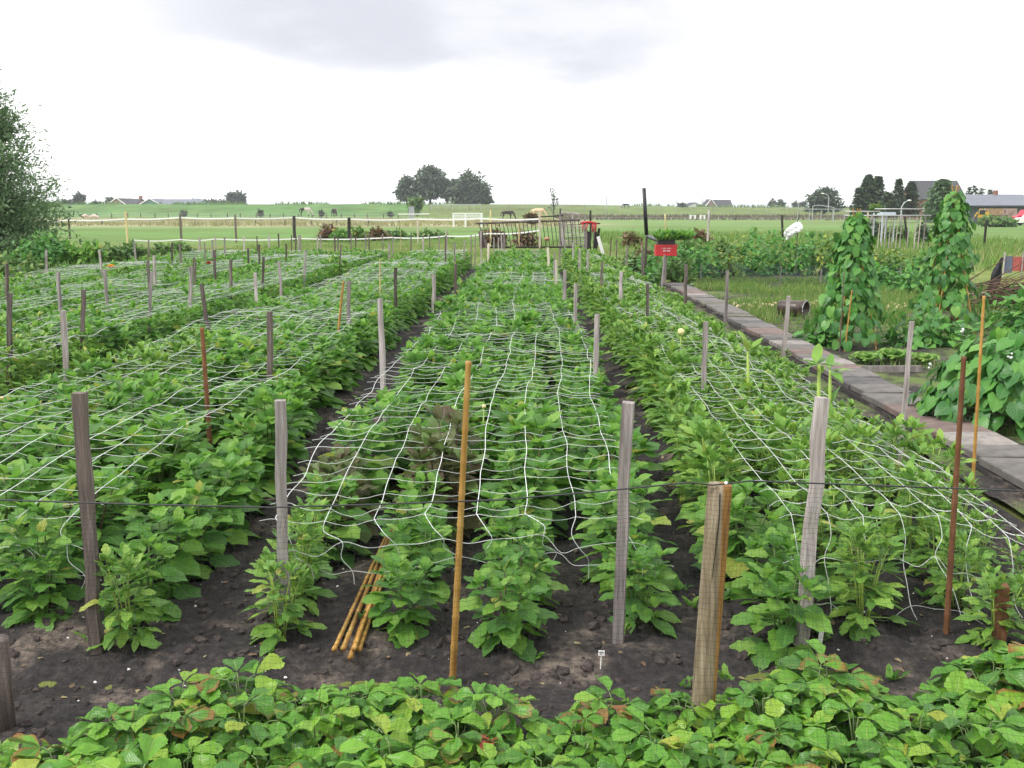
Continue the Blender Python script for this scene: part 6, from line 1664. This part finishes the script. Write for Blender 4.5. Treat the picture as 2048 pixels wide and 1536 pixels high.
for i, (px, top, base, w, Y, mat, lab) in enumerate(((660, 440, 470, 26, 58, M_REDW, 'reddish dock clump, left of the fence post with tape'), (682, 446, 472, 20, 57, M_DAH, 'blue-green thistle clump beside the reddish dock'), (720, 444, 470, 16, 58, M_WEEDY, 'yellow-green weed clump right of the black post'), (758, 443, 470, 17, 59, M_REDW, 'reddish dock clump right of the black post'), (790, 452, 470, 20, 60, M_WEED, 'low weeds at the right of the docks'),
        (870, 454, 472, 38, 62, M_WEED, 'long low bank of weeds behind the fence tape'), (990, 445, 478, 22, 50, M_REDW, 'rust-coloured dock behind the gate bars, left'), (1050, 444, 476, 20, 48, M_REDW, 'rust-coloured dock behind the gate bars, middle'), (1063, 424, 438, 9, 110, M_REDW, 'russet bush beside the cream horse'), (1265, 452, 475, 18, 48, M_REDW, 'reddish dock left of the tall pipe'), (1405, 448, 470, 22, 52, M_REDW, 'reddish docks behind the red crate on right'),
        (1370, 440, 480, 16, 30, M_WEED, 'leafy weed tuft behind the red crate'), (1295, 470, 512, 12, 28, M_REDW, 'brown dry weed left of the red crate'), (1268, 478, 520, 14, 27, M_WEED, 'grassy weed beside the path end'), (1450, 460, 485, 26, 36, M_WEED, 'weeds behind the bean patch, left part'), (1720, 458, 482, 20, 46, M_WEED, 'weeds before the pole frame, left'))):
    bush(lab, px, top, base, w, Y, 700, (.10 * Y / 40, .22 * Y / 40), mat, 190 + i, 0 if Y < 70 else None, 'weed_clump', 'weeds')

# grasses: nobody could count the blades
BLADE = [(np.array([(-.02, 0, 0), (.02, 0, 0), (.012, .6, -.04), (-.012, .6, -.04), (.002, 1, -.16), (-.002, 1, -.16)], float), np.array([(0, 1, 2, 3), (3, 2, 4, 5)]), np.array([(0, 0), (1, 0), (1, .6), (0, .6), (.5, 1), (.5, 1)], float))]
def grass(name, n, xr, yr, h, mat, seed, dens=None, w=1.0, zf=None):
    rg = np.random.default_rng(seed); x = rg.uniform(*xr, n * 2); y = rg.uniform(*yr, n * 2)
    v = fbm(x * .9, y * .9, 3, seed); keep = v > np.quantile(v, dens if dens else .5); x, y = x[keep], y[keep]
    if zf is not None:
        k = zf(x, y); x, y = x[k], y[k]
    m = len(x); d = np.stack([rg.normal(0, .4, m), rg.normal(0, .4, m), np.ones(m)], 1); s = rg.uniform(*h, m)
    M = frames(np.stack([x, y, np.full(m, -.03)], 1), d, s, up=rdir(m, rg)); M[:, :3, 0] *= w
    tag(link(name, mesh_np(name, *cloud(BLADE[0], M)), None, mat), kind='stuff')
onpath = lambda x, y: (np.abs(x - (3.16 + .012 * y)) > .26) & ~((np.abs(x - P(1582, 631).x) < .45) & (y < P(1582, 631).y + .15) & (y > P(1582, 631).y - 1.1) & (NR.uniform(0, 1, len(x)) < .75))
grass('short_grass', 26000, (3.45, 9.8), (15.2, 24.5), (.07, .22), M_GRASS, 1, .2, 1.8, onpath)
grass('sparse_weeds', 9000, (3.42, 8.5), (7.5, 16), (.03, .14), M_GRASS, 2, .6, 2.0, onpath)
grass('path_edge_grass', 900, (2.5, 2.95), (4.5, 24), (.03, .10), M_GRASS, 3, .5, 1.6)
grass('meadow_grass', 26000, (-14, 16), (31.5, 62), (.06, .20), M_GRASS, 4, .35, 3.0)
grass('rough_meadow_grass', 16000, (4, 28), (29, 75), (.15, .45), M_GRASS, 5, .45, 3.0)
grass('dry_long_grass', 11000, (-75, 4), (112, 185), (.25, .7), leafm('pale_hay', [(0.0, G(.25, .23, .11)), (.4, G(.36, .32, .19)), (.8, G(.28, .31, .11)), (1, G(.46, .40, .27))], transl=.25, spec=.2, rough=.7), 6, .45, 7.0)
grass('verge_dry_grass', 6000, (-11.8, -9.9), (9, 31), (.06, .28), M_STRAWG, 7, .4, 1.6)
grass('verge_grass', 7000, (-17, -10.4), (17, 36), (.2, .55), M_GRASS, 8, .4, 2.0)
def dike_tops():
    rg = np.random.default_rng(9); n = 5500; x = rg.uniform(-190, 190, n); v = vnoise(x * .11, x * 0, 5) + .5 * vnoise(x * .5, x * 0, 6); keep = v > .72; x = x[keep]; m = len(x)
    M = frames(np.stack([x, rg.uniform(301, 309, m), 3.2 - .95 * sstep(5, 60, x)], 1), np.stack([rg.normal(0, .3, m), rg.normal(0, .3, m), np.ones(m)], 1), rg.uniform(.4, 1.5, m), up=rdir(m, rg)); M[:, :3, 0] *= 8
    tag(link('tall_weeds_on_dike', mesh_np('tall_weeds_on_dike', *cloud(BLADE[0], M)), None, M_WEED), kind='stuff')
    # brown ditch bank with dead weeds at the foot of the dike on the right
    n = 7000; x = rg.uniform(6, 125, n); y = rg.uniform(190, 280, n); M = frames(np.stack([x, y, np.full(n, -.1)], 1), np.stack([rg.normal(0, .4, n), rg.normal(0, .4, n), np.ones(n)], 1), rg.uniform(.4, 1.1, n), up=rdir(n, rg)); M[:, :3, 0] *= 9
    m_ = leafm('dead_weed', [(0.0, G(.09, .07, .055)), (.5, G(.15, .12, .10)), (1, G(.22, .17, .12))], rough=.9, spec=.1)
    tag(link('dead_ditch_weeds', mesh_np('dead_ditch_weeds', *cloud(BLADE[0], M)), None, m_), kind='stuff')
dike_tops()

# ================================================================== FAR BUILDINGS, LAMPS, MACHINES
def gable(name, label, px0, px1, py_base, py_eave, py_ridge, Y, depth, wall, roof, ridge_along='x', cat='house', gz=None, chimney=None, windows=(), barge=None):
    a, c = Q(px0, py_base, Y), Q(px1, py_base, Y); w = c.x - a.x; g = a.z if gz is None else gz; e = Q(px0, py_eave, Y).z - g; r = Q(px0, py_ridge, Y).z - g
    root = thing(name, label, cat, ((a.x + c.x) / 2, Y, g))
    x, d = w / 2, depth; b = MB(); ov = .35
    b.add([(-x, 0, -3), (x, 0, -3), (x, d, -3), (-x, d, -3), (-x, 0, e), (x, 0, e), (x, d, e), (-x, d, e)], [(0, 1, 5, 4), (1, 2, 6, 5), (2, 3, 7, 6), (3, 0, 4, 7)])
    if ridge_along == 'x': b.add([(-x, 0, e), (-x, d, e), (-x, d / 2, r - .1), (x, 0, e), (x, d, e), (x, d / 2, r - .1)], [(1, 0, 2), (3, 4, 5)])
    else: b.add([(-x, 0, e), (x, 0, e), (0, 0, r - .1), (-x, d, e), (x, d, e), (0, d, r - .1)], [(0, 1, 2), (4, 3, 5)])
    b.build('wall', wall, root)
    rb = MB(); t = .14
    if ridge_along == 'x': P1 = [((-x - ov, -ov, e - .15), (x + ov, -ov, e - .15), (x + ov, d / 2, r), (-x - ov, d / 2, r)), ((x + ov, d + ov, e - .15), (-x - ov, d + ov, e - .15), (-x - ov, d / 2, r), (x + ov, d / 2, r))]
    else: P1 = [((-x - ov, d + ov, e - .15), (-x - ov, -ov, e - .15), (0, -ov, r), (0, d + ov, r)), ((x + ov, -ov, e - .15), (x + ov, d + ov, e - .15), (0, d + ov, r), (0, -ov, r))]
    for q in P1:
        vs = [Vector(v) for v in q]; vs += [v + Vector((0, 0, t)) for v in vs]; rb.add(vs, [(3, 2, 1, 0), (4, 5, 6, 7), (0, 1, 5, 4), (1, 2, 6, 5), (2, 3, 7, 6), (3, 0, 4, 7)])
    ro = rb.build('roof', roof, root)
    if barge:
        bb = MB()
        for s in (-1, 1): bb.tube([(s * (x + ov), -ov - .08, e - .1), (0, -ov - .08, r + .1)], .16, 4)
        bb.build('barge_board', barge, ro)
    if chimney is not None: cb = MB(); cb.box((chimney * x, d / 2, r + .4), (.9, .7, 1.5)); cb.build('chimney', M_BRICK, ro)
    for (fx, fz, ww, hh) in windows:
        f = MB(); f.box((fx * x, -.05, fz * e), (ww, .12, hh)); fo = f.build('window', M_WHITE, root); g2 = MB(); g2.box((fx * x, -.12, fz * e), (ww - .25, .05, hh - .25)); g2.build('pane', M_DARKG, fo)
    return root
gable('gabled_house', 'pinkish gabled house with white barge boards, far left', 219, 250, 412, 408, 397, 330, 14, M_PINKB, M_ROOF, 'y', barge=M_WHITE, windows=((-.3, .3, 1.0, 1.0), (.3, .3, 1.0, 1.0)))
gable('house_wing', 'dark roofed wing right of the pinkish gabled house', 250, 272, 412, 408, 398, 334, 10, M_PINKB, M_ROOF, 'x', chimney=.9)
gable('green_barn', 'low barn with pale green gable and long dark roof', 281, 320, 412, 409, 398, 335, 40, M_GLASSG, M_ROOFG, 'y', 'barn', barge=M_WHITE)
gable('long_barn', 'long dark roof behind the pale green gable', 312, 392, 412, 409, 398.5, 338, 18, M_GLASSG, M_ROOFG, 'x', 'barn')
gable('brick_house', 'pink brick gabled house with white barge boards on dike', 1409, 1434, 418, 416, 399, 345, 9, M_PINKB, M_ROOF, 'y', barge=M_WHITE, windows=((0, .3, 1.0, 1.0),))
gable('dark_roofed_house', 'house with big dark slate roof right of pink gable', 1426, 1464, 418, 415.5, 400, 348, 10, M_PINKB, M_ROOF, 'x')
gable('white_house', 'low white house with wide dark roof left of church spire', 1373, 1406, 418, 413, 405.5, 340, 12, M_WHITE, M_ROOF, 'y', windows=((-.4, .55, 1.1, .8), (.1, .55, 1.1, .8), (.5, .55, 1.1, .8)))
def church():
    Y = 900; c = Q(1405, 412, Y); root = thing('church_tower', 'hazy distant church spire between the two houses', 'church', (c.x, Y, 0)); s = Y / F; m = plain('hazy_slate', (.42, .44, .50), .9)
    h = c.z; b = MB(); b.box((0, 0, h / 2), (5 * s, 5 * s, h)); b.build('tower', m, root); t = Q(1405, 386, Y).z; b = MB(); b.tube([(0, 0, h), (0, 0, h + (t - h) * .35), (0, 0, h + (t - h) * .4), (0, 0, t)], [2.3 * s, 2.0 * s, 1.0 * s, .12 * s], 8); b.build('spire', m, root)
church()
gable('farmhouse', 'tall farmhouse with dark hipped roof behind the conifers', 1836, 1926, 440, 398, 361, 200, 10, M_BRICK, M_ROOF, 'x', gz=0)
def steep():
    pass
def farm_barn():
    Y = 140; root = thing('farm_barn', 'long grey-green barn with dark blue-grey roof', 'barn', (Q(1915, 440, Y).x, Y, 0)); L = Q(2075, 440, Y).x - Q(1915, 440, Y).x; ez = Q(1950, 412, Y).z; rz = Q(1950, 391.5, Y + 6).z
    b = MB(); b.box((L / 2, 6, ez / 2), (L, 12, ez)); b.build('wall', M_GREENW, root)
    for i in range(9): k = MB(); k.box((L * (i + .5) / 9, -.03, ez / 2), (.06, .06, ez)); k.build('wall_seam', M_GREENW, root)
    rb = MB(); t = .18
    for q in ([(-.5, -.6, ez - .1), (L + .5, -.6, ez - .1), (L + .5, 6, rz), (-.5, 6, rz)], [(L + .5, 12.6, ez - .1), (-.5, 12.6, ez - .1), (-.5, 6, rz), (L + .5, 6, rz)]):
        vs = [Vector(v) for v in q]; vs += [v + Vector((0, 0, t)) for v in vs]; rb.add(vs, [(3, 2, 1, 0), (4, 5, 6, 7), (0, 1, 5, 4), (1, 2, 6, 5), (2, 3, 7, 6), (3, 0, 4, 7)])
    ro = rb.build('roof', M_ROOFG, root); k = MB(); k.box((L * .70, 6, rz + .3), (.5, .5, .9)); k.build('chimney', M_BRICK, ro); k = MB(); k.box((L / 2, -.68, ez - .02), (L + 1, .12, .16)); k.build('gutter', M_ROOF, ro)
farm_barn()
def timber_stack():
    Y = 132; a, c = Q(1964, 417, Y), Q(2000, 430, Y); w = c.x - a.x; h = a.z - c.z; root = thing('timber_stack', 'pale stacked timber on a trailer before the barn', 'timber', ((a.x + c.x) / 2, Y, 0))
    for i in range(6):
        for j in range(3): b = MB(); b.box((RNG.uniform(-.05, .05), -.7 + .7 * j, c.z + h * (i + .5) / 6), (w * RNG.uniform(.94, 1), .6, h / 6.6)); b.build('plank', M_STACK, root)
    b = MB(); b.box((0, 0, c.z - .12), (w, 2, .16)); b.build('trailer_bed', M_METAL, root)
    for s in (-1, 1):
        b = MB(); b.tube([(s * w * .3, -1.05, .45), (s * w * .3, -.8, .45)], .45, 14); b.build('wheel', M_BLACK, root, False); b = MB(); b.box((s * w * .48, -.9, c.z + h * .45), (.10, .08, h * 1.0)); b.build('side_post', M_WHITE, root)
        b = MB(); b.box((s * w * .3, 0, (c.z) / 2), (.15, 1.6, c.z)); b.build('axle_mount', M_METAL, root)
timber_stack()
def digger():
    Y = 128; c = Q(1966, 437, Y); root = thing('yellow_digger', 'small yellow digger with lowered bucket before the barn', 'digger', (c.x, Y, 0)); z = c.z
    b = MB(); b.box((0, 0, z + .25), (.95, .9, .45)); b.box((.28, 0, z + .62), (.5, .8, .35)); b.build('digger_body', M_DIG, root)
    b = MB(); b.box((-.08, 0, z + .75), (.40, .75, .55)); b.build('cab', M_DARKG, root)
    b = MB(); b.tube([(-.45, 0, z + .3), (-.75, 0, z + .75), (-1.05, 0, z + .25)], [.10, .09, .07], 5); b.build('boom', M_DIG, root); b = MB(); b.add([(-1.25, -.25, z - .15), (-.95, -.25, z - .15), (-1.0, -.25, z + .2), (-1.25, .25, z - .15), (-.95, .25, z - .15), (-1.0, .25, z + .2)], [(0, 1, 2), (5, 4, 3), (0, 3, 4, 1), (1, 4, 5, 2), (2, 5, 3, 0)]); b.build('bucket', M_METAL, root)
    for s in (-1, 1): b = MB(); b.tube([(-.5, s * .4, .22), (-.35, s * .4, .05), (.35, s * .4, .05), (.5, s * .4, .22), (.35, s * .4, .42), (-.35, s * .4, .42), (-.5, s * .4, .22)], .13, 5); b.build('track', M_BLACK, root)
    b = MB(); b.box((0, 0, z / 2 + .1), (.7, .6, z)); b.build('undercarriage', M_METAL, root)
digger()
def brick_piles():
    Y = 136; a = Q(2003, 417, Y); c = Q(2032, 432, Y); root = thing('rubble_wall', 'pinkish grey stack of stones right of the timber', 'stones', ((a.x + c.x) / 2, Y, 0)); w = c.x - a.x
    for i in range(7):
        for j in range(5):
            b = MB(); b.box(((j - 2) * w / 5 + RNG.uniform(-.05, .05), RNG.uniform(-.1, .1), (i + .5) * a.z / 7), (w / 5.2, .6, a.z / 7.3)); b.build('stone', M_PINKB, root)
brick_piles()
def car(label, px0, px1, py, Y, mat, rz=0.0, roofm=None):
    a, c = Q(px0, py, Y), Q(px1, py, Y); L = c.x - a.x; h = a.z; root = thing('parked_car', label, 'car', (a.x + L / 2, Y, 0), rz); g = 0
    b = MB(); pr = [(-.5, .22), (-.5, .52), (-.44, .58), (-.27, .60), (-.15, .98), (.22, 1.0), (.38, .62), (.48, .56), (.5, .22)]; W = 1.7; hh = h
    vs = [(x * L, s * W / 2 * (.86 if z > .7 else 1), z * hh) for s in (-1, 1) for x, z in pr]; n = len(pr); b.add(vs, [tuple(range(n)), tuple(range(2 * n - 1, n - 1, -1))] + [(i, n + i, n + (i + 1) % n, (i + 1) % n) for i in range(n)]); b.build('body', mat, root)
    for x0, x1, nm in ((-.13, .03, 'window'), (.05, .22, 'window')): k = MB(); k.add([(x0 * L, -W / 2 * .9 - .06, .66 * hh), (x1 * L, -W / 2 * .9 - .06, .66 * hh), (x1 * L * .95, -W / 2 * .86 - .02, .92 * hh), (x0 * L * .95, -W / 2 * .86 - .02, .92 * hh)], [(0, 1, 2, 3)]); k.build(nm, M_DARKG, root)
    for x in (-.31, .31):
        for s in (-1, 1): k = MB(); k.tube([(x * L, s * (W / 2 - .1), .30), (x * L, s * (W / 2 + .03), .30)], .30, 14); wo = k.build('wheel', M_BLACK, root); k = MB(); k.tube([(x * L, s * (W / 2 + .03), .30), (x * L, s * (W / 2 + .045), .30)], .18, 10); k.build('rim', M_GALV, wo)
    return root
car('red car parked before the long barn, at the right edge', 2027, 2085, 419, 126, plain('red_car_paint', (.55, .02, .05), .25, var=.05))
car('white car in front of the red one, at the right edge', 2036, 2100, 424, 116, plain('white_car_paint', (.78, .78, .74), .25, var=.03))
def lamp(label, px, py_top, Y, arm):
    g = -.1; t = Q(px, py_top, Y); s = Y / F; root = thing('street_lamp', label, 'street lamp', (t.x, Y, g)); h = t.z - g; a = arm * s
    b = MB(); b.tube([(0, 0, 0), (0, 0, h * .5), (0, 0, h - .5), (.25 * (1 if arm > 0 else -1), 0, h - .08), (a * .75, 0, h + .12)], [.11, .09, .07, .055, .05], 8); b.build('pole', M_GALV, root, True); b = MB(); b.ball((a, 0, h + .16), (abs(a) * .32, .16, .09), nu=10, nv=5); b.build('lamp_head', M_WHITE, root, True)
lamp('tall street lamp with arm to the right, left of pipe', 1213, 388, 190, 13)
lamp('street lamp with arm to the left before round tree', 1658, 389, 175, -12)
lamp('street lamp with arm to the right before dark conifers', 1804, 404, 110, 14)
lamp('pale street lamp with arm to left near white bag', 1597, 404, 170, -9)
b = MB(); a0, a1 = Q(1626, 412, 150), Q(1668, 415, 150); b.tube([a0, a0.lerp(a1, .3) + Vector((0, 0, .18)), a1], .06, 5); b.tube([a0, Vector((a0.x, a0.y, 0))], .06, 5); b.tube([a1, Vector((a1.x, a1.y, 0))], .06, 5); tag(b.build('tube_arch', M_GALV), 'pale bent tube arch below the wide round tree', 'tube')
b = MB(); a0, a1 = Q(1596, 417, 165), Q(1690, 417, 165); b.box(((a0.x + a1.x) / 2, 165, a0.z - .1), (a1.x - a0.x, .08, .14)); 
for f in (0, .25, .5, .75, 1): b.box((a0.x + (a1.x - a0.x) * f, 165.1, (a0.z - .1) / 2), (.12, .1, a0.z))
tag(b.build('guard_rail', M_GALV), 'grey road guard rail below the wide round tree', 'guard rail')
b = MB(); a0, a1 = Q(862, 409, 292), Q(962, 409, 292); b.box(((a0.x + a1.x) / 2, 292, a0.z), (a1.x - a0.x, .1, .25))
for f in np.linspace(0, 1, 8): b.box((a0.x + (a1.x - a0.x) * f, 292.1, a0.z - .8), (.15, .1, 1.6))
tag(b.build('guard_rail', M_GALV), 'low grey guard rail under the clump of trees', 'guard rail')

# ------------------------------------------------------------------ thin summer haze over the whole place
def haze():
    b = MB(); b.box((0, 2480, 7.0), (6200, 5280, 24)); o = b.build('haze', None)
    m = bpy.data.materials.new('haze'); m.use_nodes = True; n, l = m.node_tree.nodes, m.node_tree.links; n.clear()
    ou = n.new('ShaderNodeOutputMaterial'); v = n.new('ShaderNodeVolumePrincipled'); v.inputs['Color'].default_value = (.86, .90, .96, 1); v.inputs['Density'].default_value = .00038; v.inputs['Anisotropy'].default_value = .2
    l.new(v.outputs[0], ou.inputs['Volume']); o.data.materials.clear(); o.data.materials.append(m); tag(o, kind='stuff')
haze()
